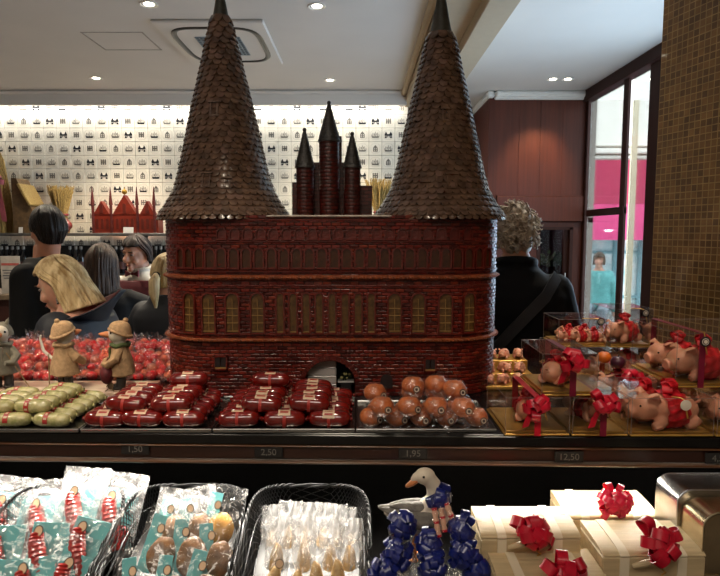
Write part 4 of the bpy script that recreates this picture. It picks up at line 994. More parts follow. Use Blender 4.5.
BA = [bag_mesh('bag', .112, .165, .020, m_bagf, s) for s in (1, 2, 3)]; m_bagh = film('glare_bag_film', lo=.16, hi=.46, scale=18, rough=.14, white=.6); BH = [bag_mesh('bag', .112, .165, .020, m_bagh, s) for s in (9, 10)]; BC = [bag_mesh('bag', .052, .215, .017, m_bagw, s) for s in (4, 5, 6)]; BD = [bag_mesh('bag', .062, .215, .019, m_bagf, s) for s in (7, 8)]  # milkier copy for the back rows, with the rail glare put into the film
a = MB(); a.rbox((0.004, .004, .07), (.074, .0015, .12), .0005); CARD = a.mesh('card', m_teal, 0)
a = MB(); a.rbox((-.026, .002, .075), (.034, .0015, .135), .0005); STRIPC = a.mesh('card', m_teal, 0)
a = MB(); pth = [(.026, -.004, .006), (.012, -.007, .034), (-.004, -.008, .062), (-.014, -.008, .088), (-.018, -.006, .108)]; P_ = []
for i in range(25):
    f = i/24*(len(pth)-1); k = min(int(f), len(pth)-2); P_.append(V(pth[k]).lerp(V(pth[k+1]), f-k))
a.tube(P_, [(.017+.006*sin(pi*i/24))*(1+.10*(i % 2)) for i in range(25)], 14, flat=.7); a.ell((.026, -.006, .030), (.018, .012, .026), 14, 10); CLAW = a.mesh('claw', m_redc, 40)
a = MB(); oval(a, -.010, -.021, .112, .0095, .0115, 0); oval(a, -.010, -.0216, .112, .0075, .0095, 1); STK = a.mesh('sticker', [m_stk, m_ivory], 0)
def potato(m, s, sc=1.): a = MB(); a.ell((.008, -.010, .055), (.033*sc, .019, .043*sc), 20, 14, fn=lambda v, p: v*(1+.13*noise.noise(V(p)*1.4+V((s*5, 0, 0))))); return a.mesh('potato', m)
POT = [potato(m_pot, 1), potato(m_pot2, 2), potato(m_pot, 3, 1.1)]
a = MB(); a.ell((0, -.004, .088), (.018, .014, .074), 16, 18, fn=lambda v, p: V((v.x, v.y, v.z))*(1+.05*noise.noise(V(p)*2))); ROLL = a.mesh('roll', m_cream)
a = MB(); a.ell((0, -.003, .022), (.0135, .0125, .016), 14, 8); END = a.mesh('toasted_end', m_orange)
a = MB(); oval(a, .0, -.018, .165, .009, .009, 0); oval(a, .0, -.0186, .165, .0075, .0075, 1); STK2 = a.mesh('sticker', [m_stk, m_ivory], 0)
def put_bag(kind, px, py, Y, lean, roll, h, parts, label, cat, group, yaw=0., sc=1.):
    p = at(px, py, Y); e = (Matrix.Rotation(yaw, 3, 'Z') @ Matrix.Rotation(roll, 3, 'Y') @ Matrix.Rotation(-lean, 3, 'X'))
    t = thing(kind, label, cat, p-e @ V((0, 0, h/2*sc)), 0, group); t.rotation_euler = (-lean, roll, yaw); t.scale = (sc,)*3
    for nm_, me in parts: link(nm_, me, t)
    return t
q = random.Random(17)
rows1 = [('front row', 1.10, [(-4, 586, .10), (32, 584, -.10), (68, 580, .40)]), ('second row', 1.16, [(2, 550, -.05), (44, 547, .08), (84, 543, .28)]), ('back row', 1.262, [(6, 515, .15), (44, 518, -.1), (80, 506, .03), (116, 511, .12)])]
for rn, Y, its in rows1:
    for i, (px, py, ro) in enumerate(its):
        put_bag('sweet_bag', px, py, Y, .50, ro, .165, [('bag', BH[i % 2] if rn == 'back row' else BA[(i+int(Y*100)) % 3]), ('teal_card', CARD), ('red_claw', CLAW), ('sticker', STK)], f'bagged red claw sweet on teal card, {rn} of the left basket, {ORD[i]} from left', 'bag of sweets', 'red claw bags', q.uniform(-.12, .12))
rows2 = [('front row', 1.10, [(140, 584, -.12, 0), (172, 584, .05, 2), (204, 580, .24, 0)]), ('middle row', 1.175, [(163, 542, .22, 0), (190, 545, .05, 2), (217, 548, -.05, 0)]), ('back row', 1.24, [(174, 522, .12, 2), (197, 520, -.15, 0), (221, 518, .12, 1)])]
for rn, Y, its in rows2:
    for i, (px, py, ro, k) in enumerate(its):
        put_bag('potato_bag', px, py, Y, .50, ro, .165, [('bag', BH[i % 2] if rn == 'back row' and i < 2 else BA[(i+1) % 3]), ('teal_strip', STRIPC), ('potato', POT[k]), ('sticker', STK)], f'bagged brown potato-shaped marzipan, {rn} of the middle basket, {ORD[i]} from left', 'bag of sweets', 'potato bags', q.uniform(-.15, .15), .84)
rows3 = [('front row', 1.13, [(268, 592, .40), (292, 598, .28), (318, 590, -.16), (338, 588, -.02)]), ('middle row', 1.19, [(276, 570, .03), (304, 570, .0), (330, 572, .0), (349, 572, .04)]), ('back row', 1.245, [(272, 556, -.04), (288, 552, .04), (305, 554, 0), (322, 554, .03), (338, 556, -.02), (351, 559, .02)])]
for rn, Y, its in rows3:
    for i, (px, py, ro) in enumerate(its):
        pr = [('bag', BD[i % 2]), ('roll', ROLL), ('toasted_end', END)]+([('sticker', STK2)] if i == 0 else []) if rn == 'front row' else [('bag', BC[i % 3]), ('roll', ROLL)]
        put_bag('slender_bag', px, py, Y, .42, ro, .215, pr, f'slender white bag of a cream roll, {rn} of the right basket, {ORD[i]} from left', 'bag of sweets', 'slender white bags', q.uniform(-.1, .1))
# ------------------------------------------------------------------ goose with blue bow
YG = 1.17; gp0 = at(420, 548, YG); SCG = 1.0
m_grey = mat('grey_wing', '#6d6760', .7, var=.25, vscale=60, bump=.4, bscale=120); m_gw = mat('goose_white', '#c8bcaa', .65, var=.06, vscale=30); m_blue = mat('blue_ribbon', '#0f1d68', .3, var=.2, coat=.3, vscale=50); m_foil = film('foil_wrap', lo=.3, hi=.8, scale=120, rough=.1, white=.2); m_yel = mat('yellow_sweet', '#b39a3c', .5)
def gxz(px, py): p = at(px, py, YG)-gp0; return V((p.x, 0, p.z))
goose = thing('goose_ornament', 'grey and white goose ornament with a blue neck bow among blue bows', 'goose', gp0)
a = MB(); bc = gxz(420, 517); a.ell(bc, (.060, .034, .034), 22, 14, RY(0)); a.ell(gxz(433, 512), (.036, .032, .035), 18, 12); a.tube([gxz(405, 514), gxz(390, 513), gxz(384, 512)], [.024, .012, .004], 12)
a.tube([gxz(434, 505), gxz(436, 494), gxz(433, 484), gxz(428, 478)], [.026, .019, .016, .0155], 14); a.ell(gxz(425, 476), (.0215, .017, .0175), 18, 12); a.tube([gxz(417, 477), gxz(412, 481)], [.011, .006], 10)
link('body', fuse(a, .0022, 4, 'goose_body', m_gw), goose)
a = MB(); a.tube([gxz(418, 478)+V((0, 0, 0)), gxz(412, 483), gxz(407, 486), gxz(405.5, 486.5)], [.0095, .008, .005, .002], 12, flat=.8); a.part('beak', m_beak, goose)
each('eye', m_eye, goose, [lambda a, s=s: a.ell(gxz(423, 474)+V((0, s*.0155, 0)), .0026, 8, 6) for s in (-1, 1)])
for s in (-1, 1):
    a = MB()
    a.tube([gxz(*p)+V((0, s*d, 0)) for p, d in (((439, 507), .020), ((434, 511), .024), ((424, 514), .024), ((412, 513.5), .022), ((400, 511), .016), ((388, 508.5), .008), ((378, 506.5), .003))], [.006, .021, .027, .025, .017, .009, .002], 16, flat=.62)
    for k in range(6): a.tube([gxz(420-2*k, 509+k*2.4)+V((0, s*.036, 0)), gxz(402-k, 509+k*2.4)+V((0, s*.026, 0)), gxz(385+k*4, 508+k*2)+V((0, s*.011, 0))], [.003, .0032, .001], 6, flat=.5)
    a.tube([gxz(*p)+V((0, s*d, .004)) for p, d in (((430, 506), .006), ((418, 509), .008), ((404, 508), .006), ((390, 507), .004))], [.010, .018, .014, .004], 12, flat=.8)
    a.part('wing', m_grey, goose, 60)
each('leg', m_beak, goose, [lambda a, px=px, dy=dy: (a.tube([gxz(px+4, 528)+V((0, dy, 0)), gxz(px, 540)+V((0, dy, 0)), gxz(px, 556)+V((0, dy, 0))], [.008, .005, .005], 8), a.rbox(gxz(px-3, 557)+V((0, dy, 0)), (.026, .016, .005), .002)) for px, dy in ((414, -.012), (424, .012))])
a = MB(); bow_loops(a, gxz(437, 492)+V((0, -.022, 0)), .029, 14, .018, (.1, -1, .15), 5, 1.6); a.part('neck_bow', m_blue, goose, 70)
for i, (a0, a1) in enumerate((((440, 503), (445, 532)), ((446, 503), (456, 529)), ((434, 508), (439, 537)))):
    p0, p1 = at(*a0, 1.125-.004*i), at(*a1, 1.105-.004*i); c = thing('candy_stick', f'wrapped red and white sweet stick leaning on the goose, {["middle", "right", "left"][i]} one', 'sweet stick', p1, group='sweet sticks by the goose')
    a = MB(); n_ = 24; pa = [(p0-p1)*(k/n_) for k in range(n_+1)]
    for k in range(n_): a.tube([pa[k], pa[k+1]], .0055*(1+.12*sin(k*1.1)), 8, m=1 if k % 11 < 2 else 0)
    a.part('stick', [mat('peach_stick', '#d3a58a', .5) if 'peach_stick' not in bpy.data.materials else bpy.data.materials['peach_stick'], m_ribr], c, 40)
    a = MB(); a.tube([p*1.02 for p in pa], [.0085+.0025*noise.noise(V((k*.9, i, 0))) for k in range(n_+1)], 12); a.lathe([(.004, 0), (.013, .014), (.015, .016)], 12, TR(*pa[-1]), caps=False); a.part('wrapper', m_wrapc, c, 70)
# foil bundles topped with blue bows
for i, (lb, base, bows) in enumerate((('foil bundle with three blue bows left of the goose', (400, 600, 1.09), [(402, 527, 1.10), (396, 556, 1.075), (385, 574, 1.06)]), ('foil bundle with blue bows right under the goose', (432, 606, 1.075), [(431, 547, 1.085), (432, 569, 1.065)]), ('foil bundle with blue bows between the goose and the wooden chests', (466, 600, 1.09), [(463, 533, 1.10), (466, 556, 1.08), (476, 572, 1.07)]))):
    p = at(*base); t = thing('foil_bundle', lb, 'sweet bundle', p, group='blue bow bundles')
    top = at(bows[0][0], bows[0][1]+4, base[2]+.012)-p; a = MB(); qq = V((i*4., 0, 0))
    a.grid(lambda u, v: V((top.x*v, top.y*v, top.z*v))+V((cos(2*pi*u), sin(2*pi*u), 0))*((.040*(1-v)**.7+.007+.018*max(0, v-.85)/.15)*(1+.22*noise.noise(V((cos(2*pi*u)*2.5, sin(2*pi*u)*2.5, v*5))+qq))), 36, 16, cu=True); a.part('foil', m_foil, t, 80)
    a = MB()
    for k in range(7): a.ell((q.uniform(-.015, .015), q.uniform(-.03, -.01), q.uniform(.012, .05)), (.010, .009, .009), 10, 7)
    a.part('sweets', m_yel, t)['kind'] = 'stuff'
    for k, b_ in enumerate(bows):
        w = at(*b_)-p; a = MB(); bow_loops(a, w+V((0, .012, 0)), .036, 24, .013, (.1*(k-1), -1, .5), 30+i*5+k, 1.65); a.part('blue_bow', m_blue, t, 70)
# ------------------------------------------------------------------ wooden chests with red bows
m_chest = mat('pale_wood', '#c3ad86', .5, var=.10, vscale=7, stretch=(1, 12, 12), bump=.1); m_strap = mat('cream_strap', '#d8cbb0', .55, var=.03); m_peg = mat('wood_peg', '#b5a07c', .5, var=.1); m_pinkr = mat('pink_bow', '#d2193f', .25, var=.1, coat=.4)
def chest(label, fl, fr, yf, yb, Y, dep, bowpx, bm, bh=.06, n=13, kind=0):
    a_, b_ = at(fl, yf, Y), at(fr, yf, Y); w = b_.x-a_.x; cx = (a_.x+b_.x)/2; zl = a_.z; zb = at((fl+fr)/2, yb, Y+dep).z; hh = zb-zl
    t = thing('wooden_chest', label, 'chest', (cx, Y, zl-bh)); 
    a = MB(); a.rbox((0, dep/2, bh/2-.001), (w, dep, bh-.002), .002); a.part('box', m_chest, t, 0)
    NS = 20; prof = [(dep*(1-cos(pi/2*k/NS)**.9), hh*sin(pi/2*k/NS)**.85) for k in range(NS+1)]
    lid = MB(); sl = 5
    for s_ in range(sl):      # staves
        k0, k1 = int(NS*s_/sl), int(NS*(s_+1)/sl); seg = prof[k0:k1+1]; g = .0008
        seg = [tuple(a+(b-a)*.14 for a, b in zip(seg[0], seg[1]))]+seg[1:-1]+[tuple(a+(b-a)*.14 for a, b in zip(seg[-1], seg[-2]))]; pts = [(y, bh+z) for y, z in seg]; inn = [(dep-(dep-y)*.88, bh+z*.88) for y, z in seg][::-1]
        poly = pts+inn; m_ = Matrix(((0, 1, 0, 0), (1, 0, 0, 0), (0, 0, 1, 0), (0, 0, 0, 1)))
        lid.prism(poly, -w/2, w/2, m_ @ TR(0, 0, 0) @ SC(1, 1, 1))
    for sx in (-1, 1):
        poly = [(dep-(dep-y)*.985, bh+z*.985) for y, z in prof]+[(dep, bh)]; lid.prism(poly, sx*(w/2-.004)-.0035, sx*(w/2-.004)+.0035, Matrix(((0, 1, 0, 0), (1, 0, 0, 0), (0, 0, 1, 0), (0, 0, 0, 1))))
    lid.part('lid', m_chest, t, 0)
    for fx in (-.29, .27):
        st = MB(); st.strip([(V((fx*w, dep-(dep-y)*1.012, bh+z*1.012+.0006)), V((1, 0, 0))) for y, z in prof], .017, .0008)
        st.box((fx*w, -.001, bh/2), (.017, .002, bh-.004)); st.part('strap', m_strap, t, 0)
    pg = MB(); pg.tube([(-.24*w, -.012, bh-.012), (-.14*w, -.014, bh-.006), (.0*w, -.010, bh-.002)], [.004, .0065, .005], 10); pg.part('peg', m_peg, t)
    gl = MB(); gl.tube([(.06*w+.004*sin(k*.9), -.014-.003*cos(k*.9), bh-.004-.0022*k) for k in range(14)], .0013, 6); gl.part('gold_string', m_cord, t)
    w0 = at(bowpx[0], bowpx[1], Y+dep*.12)-wloc(t); bw = MB()
    if kind: bow_loops(bw, w0+V((0, -.002, 0)), .040, 44, .012, (.05, -1, .45), 77, 1.7, dens=8)
    else: bow_loops(bw, w0+V((0, -.002, 0)), .047, 17, .019, (.05, -1, .5), int(fl), 1.6, dens=16)
    bw.part('bow', bm, t, 70); return t
chest('pale wooden chest with a large red bow at the left, next to the blue bows', 481, 581, 538.5, 506, 1.085, .105, (530, 531), m_ribr)
chest('pale wooden chest at the back, with a shiny pink pompom bow', 566, 659, 519, 490, 1.20, .105, (612, 502), m_pinkr, kind=1)
chest('pale wooden chest at the right with a red bow, in front of the silver tin', 603, 706, 556.5, 520, 1.03, .115, (654, 541), m_ribr)
chest('pale wooden chest at the bottom edge of the photo, nearest one', 500, 612, 587, 548.5, .985, .115, (559, 572), m_ribr)
# ------------------------------------------------------------------ arched metal tins
m_silver = mat('silver_tin', '#c9c9cb', .26, 1., var=.06, vscale=30); m_goldt = mat('champagne_tin', '#c9b998', .26, 1., var=.08, vscale=30)
def tin(label, px0, px1, ytop, Y, dep, m, hb):
    a_, b_ = at(px0, ytop, Y), at(px1, ytop, Y); w = b_.x-a_.x; zt = a_.z; t = thing('metal_tin', label, 'tin', ((a_.x+b_.x)/2, Y, zt-hb)); rc = .030
    ol = [(-w/2, 0), (w/2, 0)]+[(w/2-rc+rc*cos(pi/2*k/8), hb-rc+rc*sin(pi/2*k/8)) for k in range(9)]+[(-w/2+rc+rc*cos(pi/2+pi/2*k/8), hb-rc+rc*sin(pi/2+pi/2*k/8)) for k in range(9)]
    a = MB(); a.prism(ol, 0, dep); a.part('shell', m, t, 30)
    e = MB(); e.tube([(x, -.001, z) for x, z in ol], .0022, 8, closed=True); e.part('rolled_edge', m, t, 40)
    e = MB(); e.rbox((0, -.002, hb*.42), (.02, .004, .016), .001); e.part('clasp', m, t, 0)
tin('silver arched metal tin behind the right chest', 678, 770, 490, 1.12, .085, m_silver, .14)
tin('champagne coloured arched metal tin at the right edge, nearest one', 704, 800, 513, 1.04, .10, m_goldt, .12)
# ------------------------------------------------------------------ people
def skin_mat(name, c): return mat(name, c, .5, var=.06, vscale=25, sss=.12)
m_skin = skin_mat('skin', '#c08468'); m_skin2 = skin_mat('skin_pale', '#cc9880')
m_lip = mat('lips', '#9a5148', .45); m_eyew = mat('eye_white', '#8d8078', .4); m_iris = mat('iris', '#2a211c', .2)
def hairmat(name, c, c2): return mat(name, c, .42, vscale=9, col2=c2, bump=.5, bscale=140, stretch=(5, 5, .35), spec=.3)
RING = [(.47, .165, .115), (.53, .170, .118), (.60, .148, .100), (.68, .152, .104), (.745, .172, .112), (.785, .178, .102), (.812, .150, .086), (.832, .095, .070), (.850, .062, .062), (.885, .054, .058)]
def torso(mb, H, k=1., add=0., top=.885, bot=.47, lean=0., wide=1.):
    rr = [r for r in RING if bot-.001 <= r[0] <= top+.001]; n = 28; s = H/1.7; base = len(mb.v)
    vs = []
    for z, a, b in rr:
        for i in range(n):
            t = 2*pi*i/n; c, q = cos(t), sin(t); vs.append(V(((a*wide*s+add)*math.copysign(abs(c)**.85, c), (b*s+add)*math.copysign(abs(q)**.85, q)-lean*max(0, z-.5)*s, z*H)))
    fs = [(j*n+i, j*n+(i+1) % n, (j+1)*n+(i+1) % n, (j+1)*n+i) for j in range(len(rr)-1) for i in range(n)]+[tuple(range(n))[::-1], tuple((len(rr)-1)*n+i for i in range(n))]
    mb.add(vs, fs)
def limb(mb, pts, rs, k=6, n=14):
    P, Q = [], []
    for i in range(len(pts)-1):
        for j in range(k): t = j/k; P.append(V(pts[i]).lerp(V(pts[i+1]), t)); Q.append(rs[i]+(rs[i+1]-rs[i])*t)
    P.append(V(pts[-1])); Q.append(rs[-1]); mb.tube(P, Q, n); mb.ell(P[0], Q[0], 12, 8); mb.ell(P[-1], Q[-1], 12, 8)
def hand(mb, w, d, side, s=1.):
    """palm and five curled fingers from wrist w along direction d"""
    d = V(d).normalized(); up = V((0, 0, 1)) if abs(d.z) < .8 else V((0, -1, 0)); sd = d.cross(up).normalized()*side; nn = sd.cross(d).normalized()*side
    w = V(w); mb.tube([w-d*.01, w+d*.03*s, w+d*.075*s], [.023*s, .034*s, .036*s], 12, flat=.55)
    for i, (L_, off) in enumerate(((.062, -.030), (.074, -.010), (.070, .010), (.055, .028))):
        b = w+d*.072*s+sd*off*s; mb.tube([b, b+d*L_*.4*s-nn*.004, b+d*L_*.75*s-nn*.016*s, b+d*L_*.92*s-nn*.032*s], [.0095*s, .009*s, .008*s, .007*s], 8)
    b = w+d*.025*s-sd*.030*s; mb.tube([b, b+d*.022*s-sd*.020*s, b+d*.048*s-sd*.026*s-nn*.012*s], [.0125*s, .011*s, .008*s], 8)
def head_parts(mb, M, s=1.):
    """face towards -y, origin at head centre"""
    def sk(v, p):
        x, y, z = v
        if z < 0: t = min(1, -z/.115); x *= 1-.26*t**1.4; y = y*(1-.16*t)-(.012*t)
        if y < 0: x *= 1-.10*(y/.1)**2; 
        if y < -.05 and -.02 < z < .03: y += .006
        return V((x, y, z))
    mb.ell((0, 0, 0), (.077*s, .097*s, .118*s), 28, 20, M, sk)
    mb.tube([(0, -.088*s, .022*s), (0, -.103*s, -.006*s), (0, -.112*s, -.024*s), (0, -.094*s, -.034*s)], [.008*s, .011*s, .014*s, .010*s], 10, M)
    for sx in (-1, 1):
        mb.ell((sx*.010*s, -.098*s, -.028*s), (.008*s, .010*s, .008*s), 10, 8, M); mb.ell((sx*.030*s, -.080*s, .030*s), (.022*s, .012*s, .008*s), 12, 8, M)
        mb.ell((sx*.076*s, .010*s, -.010*s), (.009*s, .020*s, .031*s), 12, 10, M); mb.ell((sx*.040*s, -.070*s, -.030*s), (.024*s, .022*s, .022*s), 12, 8, M)
    mb.ell((0, -.090*s, -.058*s), (.024*s, .012*s, .007*s), 12, 8, M); mb.ell((0, -.087*s, -.071*s), (.020*s, .012*s, .008*s), 12, 8, M); mb.ell((0, -.080*s, -.098*s), (.024*s, .018*s, .016*s), 12, 8, M)
def person(label, x, y, yaw, H, head_rot=(0, 0, 0), head_off=(0, 0, 0), skin=None, arms=None, lean=0., voxel=.008, group=None, wide=1., seated=False):
    s = H/1.72; t = thing('person', label, 'person', (x, y, 0), yaw, group); b = MB(); torso(b, H, lean=lean, wide=wide)
    sh = .80*H; A = {}
    ly = -lean*.3*s
    for sx, nm_ in ((-1, 'l'), (1, 'r')):
        el, wr, hd = (arms or {}).get(nm_, ((sx*.235, .02, .615*H), (sx*.235, -.05, .475*H), (0, -.1, -1)))
        A[nm_] = (V((sx*.150*s*wide, ly, sh-.01)), V(el), V(wr), V(hd)); limb(b, A[nm_][:3], [.050*s, .041*s, .028*s]); hand(b, wr, hd, sx, s*.95)
        if not seated:
            limb(b, [(sx*.085*s, 0, .50*H), (sx*.09*s, -.01, .285*H), (sx*.09*s, .015, .045*H)], [.085*s, .058*s, .040*s]); b.ell((sx*.09*s, -.055*s, .028), (.043*s, .125*s, .028), 14, 8)
    hc = V((0, ly*1.25-.012, H-.118*s))+V(head_off); M = TR(*hc) @ Matrix.Rotation(head_rot[2], 4, 'Z') @ Matrix.Rotation(head_rot[0], 4, 'X') @ Matrix.Rotation(head_rot[1], 4, 'Y')
    head_parts(b, M, s); nk = V((0, ly*1.1, .845*H)); b.tube([nk-V((0, 0, .03)), nk.lerp(M @ V((0, .02*s, -.06*s)), .6), M @ V((0, .015*s, -.04*s))], [.060*s, .055*s, .055*s], 16)
    bo = link('body', fuse(b, voxel, 3, 'person_body', skin or m_skin), t)
    e = MB()
    each('eye', [m_eyew, m_iris], t, [lambda e, sx=sx: (e.ell((sx*.031*s, -.0815*s, .012*s), (.0125*s, .010*s, .0065*s), 12, 8, M, m=0), e.ell((sx*.031*s, -.0905*s, .012*s), (.005*s, .003*s, .005*s), 10, 6, M, m=1)) for sx in (-1, 1)]); e.ell((0, -.0985*s, -.062*s), (.022*s, .006*s, .006*s), 12, 6, M); e.part('lips', m_lip, t)
    each('eyebrow', m_brow, t, [lambda e, sx=sx: e.tube([M @ V((sx*k*s, -(.093-.25*(k-.03)**2*20)*s, .034*s)) for k in (.014, .03, .046)], .0035*s, 6) for sx in (-1, 1)])
    return t, A, M, s, H
m_brow = mat('brow', '#4a382a', .8)
def garment(P, name, m, add=.012, top=.832, bot=.47, sleeves=True, skirt=None, voxel=.009, lean=0., wide=1., collar=None, hood=None, cuff=.92):
    t, A, M, s, H = P; b = MB(); torso(b, H, add=add, top=top, bot=bot, lean=lean, wide=wide)
    if sleeves:
        for k in ('l', 'r'):
            a = A[k]; w = a[1].lerp(a[2], cuff); limb(b, [a[0], a[1], w], [.046*s+add, .043*s+add, .034*s+add])
    if skirt:
        z0, fl = skirt; n = 28; rr = RING[0]; vs = []
        for kz in range(6):
            z = .50*H+(z0-.50*H)*kz/5
            for i in range(n): tt = 2*pi*i/n; e_ = add+.004+fl*kz/5; vs.append(V(((rr[1]*wide*s+e_)*cos(tt), (rr[2]*s+e_)*sin(tt), z)))
        b.add(vs, [(j*n+(i+1) % n, j*n+i, (j+1)*n+i, (j+1)*n+(i+1) % n) for j in range(5) for i in range(n)]+[tuple(range(n)), tuple(5*n+i for i in range(n))[::-1]])
    if collar: 
        zc, rc, hc_ = collar; b.tube([(rc*cos(2*pi*i/28), rc*.95*sin(2*pi*i/28)-lean*.3*s, zc+.012*sin(2*pi*i/28)) for i in range(28)], hc_, 10, closed=True)
    if hood: 
        for c, r in hood: b.ell(c, r, 18, 12)
    return link(name, fuse(b, voxel, 4, name, m), t)
def trousers(P, m):
    t, A, M, s, H = P; b = MB(); torso(b, H, add=.006, top=.60, bot=.47)
    for sx in (-1, 1): limb(b, [(sx*.085*s, 0, .50*H), (sx*.09*s, -.01, .285*H), (sx*.09*s, .015, .07*H)], [.093*s, .070*s, .060*s])
    link('trousers', fuse(b, .012, 3, 'trousers', m), t)
    each('shoe', m_boot, t, [lambda b, sx=sx: b.ell((sx*.09*s, -.055*s, .035), (.050*s, .135*s, .038), 14, 8) for sx in (-1, 1)])
def hair_shell(P, name, m, face=.95, low=-.10, flare=.0, vol=.012, strands=.004, back=.0, top=1.0, fringe=.03, freq=34, nv=22, low_front=None, seed=0, ftop=.9):
    """hair from the crown down to 'low', open over the face by half-angle 'face'"""
    t, A, M, s, H = P; lf = low if low_front is None else low_front; b = MB(); q = V((seed*2.3, 0, 0))
    def fn(u, v):
        sv = min(1, max(0, (v-.22)/.3)); fc = ftop+(face-ftop)*sv*sv*(3-2*sv); an = -pi/2+fc+(2*pi-2*fc)*u; side = abs(2*u-1)            # 1 at the front edges
        ph = v*1.0
        if ph < .5: tt = ph/.5*pi*.5; r = sin(tt); z = cos(tt)*.118
        else: k = (ph-.5)/.5; r = 1+flare*k; lowz = low+(lf-low)*side**3; z = lowz*k
        st = strands*noise.noise(V((u*freq, v*1.6, 0))+q)+strands*.5*noise.noise(V((u*freq*2.7, v*2, 5))+q)
        rx, ry = (.077+vol)*r+st*min(1, r*1.5), (.097+vol)*r+st*min(1, r*1.5)
        y = ry*sin(an); 
        if z < 0 and y > 0: y += back*z
        return V((rx*cos(an)*s, y*s, (z*1+(vol*1.1 if ph < .5 else vol*1.1*0)*cos(min(ph/.5, 1)*pi/2)*1.0)*s*top))
    b.grid(fn, 90, nv, M)
    fr = MB()                                                       # fringe cap over the forehead
    def f2(u, v):
        an = -pi/2-(ftop+.35)+2*(ftop+.35)*u; tt = v*(pi*.5-fringe*12); r = sin(tt); st = strands*noise.noise(V((u*freq*.5, v*1.5, 9))+q)
        return V((((.077+vol)*r+st)*cos(an)*s, ((.097+vol)*r+st)*sin(an)*s, (cos(tt)*.118+vol*1.1*cos(tt))*s))
    b.grid(f2, 30, 12, M)
    me = b.mesh(name, m, 75); o = link(name, me, t); so = o.modifiers.new('s', 'SOLIDIFY'); so.thickness = .006*s; so.offset = -1; return o
m_coatk = mat('black_coat', '#08080a', .8, var=.15, vscale=12, bump=.15, bscale=20, spec=.25); m_coatn = mat('navy_coat', '#10131f', .65, var=.15, vscale=12, bump=.15, bscale=20); m_coatd = mat('dark_coat', '#0c0b0e', .75, var=.15, bump=.15, bscale=20, spec=.25)
m_jean = mat('dark_trousers', '#15161c', .8); m_shirt = mat('white_shirt', '#cfc9be', .7, bump=.1, bscale=30); m_vest = mat('burgundy_vest', '#611c26', .6, var=.1); m_lining = mat('burgundy_lining', '#5c1b20', .7, var=.1)
def gx(px, Y): return at(px, 235, Y).x
# woman with the blonde bob, in profile
Y2 = 2.28; P = person('person with a blonde bob in profile, looking down, in a navy coat', gx(81, Y2), Y2, -pi/2-.15, 1.50, (.36, 0, .05), (0, -.045, -.055), m_skin2, lean=.10, voxel=.0055, wide=1.05)
garment(P, 'coat', m_coatn, .03, top=.812, bot=.47, skirt=(.62, .03), lean=.10, wide=1.05, voxel=.008); trousers(P, m_jean)
def hoodf(off):
    def f(u, v):
        an = pi*(-.22+1.44*u); bk = max(0, sin(pi*u))**1.2
        return V(((.085+.060*v+off)*cos(an), -.005+(.075+.085*v*bk+off)*sin(an), 1.195+(.045+.085*bk)*(1-.65*max(0, cos(an)))*v+.012*sin(pi*v)))
    return f
for nm_, m_, of in (('hood', m_coatn, .006), ('hood_lining', m_lining, -.003)):
    hl = MB(); hl.grid(hoodf(of), 34, 8); ho = hl.part(nm_, m_, P[0], 70); so = ho.modifiers.new('s', 'SOLIDIFY'); so.thickness = .006
m_blond = hairmat('blonde_hair', '#e6cfa0', '#a88858')
hair_shell(P, 'hair', m_blond, face=1.72, low=-.135, flare=.14, vol=.018, strands=.009, back=-.10, fringe=.052, low_front=-.13, freq=40, nv=30)
m_zip = mat('zip_pale', '#8a857c', .4)
each('zip_edge', m_zip, P[0], [lambda a, sx=sx: a.tube([(sx*.05, -.06, 1.27), (sx*.06, -.145, 1.12), (sx*.055, -.17, .95)], .004, 6) for sx in (-1, 1)])
each('earring', m_steel, P[0], [lambda a, sx=sx: (a.tube([P[2] @ V((sx*.083*P[3], .006, -.045)), P[2] @ V((sx*.084*P[3], .004, -.060))], .003, 6), a.ell(P[2] @ V((sx*.084*P[3], .004, -.066)), .0055, 10, 6)) for sx in (-1, 1)])
# man at the far left, from behind
Y1 = 2.95; P = person('person with short dark hair seen from behind at the left, in a black jacket', gx(45, Y1), Y1, pi+1.25, 1.675, (.0, 0, -.45), (0, .035, 0), m_skin, wide=.85, arms={'l': ((-.17, .03, 1.05), (-.17, -.04, .82), (0, -.1, -1)), 'r': ((.17, .03, 1.05), (.17, -.04, .82), (0, -.1, -1))})
garment(P, 'jacket', m_coatk, .028, top=.850, bot=.47, skirt=(.75, .0), wide=.85, collar=(1.41, .064, .016)); trousers(P, m_jean)
hair_shell(P, 'hair', hairmat('dark_hair', '#251b16', '#120d0b'), face=1.6, low=-.070, flare=-.30, vol=.007, strands=.006, fringe=.05, freq=60, low_front=-.02)
# woman with long brown hair, from behind
Y3_ = 3.25; P = person('person with long brown hair seen from behind, black sleeve stretched to the right', gx(100, Y3_), Y3_, pi+.1, 1.475, (.05, 0, 0), (0, 0, 0), m_skin2, arms={'l': ((-.36, -.10, 1.06), (-.58, -.20, 1.07), (-1, -.25, .0))}, wide=1.0)
garment(P, 'coat', m_coatk, .028, top=.850, skirt=(.6, .04), collar=(1.25, .07, .018)); trousers(P, m_jean)
hair_shell(P, 'hair', hairmat('brown_hair', '#4d3b2f', '#261c17'), face=1.35, low=-.20, flare=.14, vol=.014, strands=.010, back=-.05, fringe=.045)
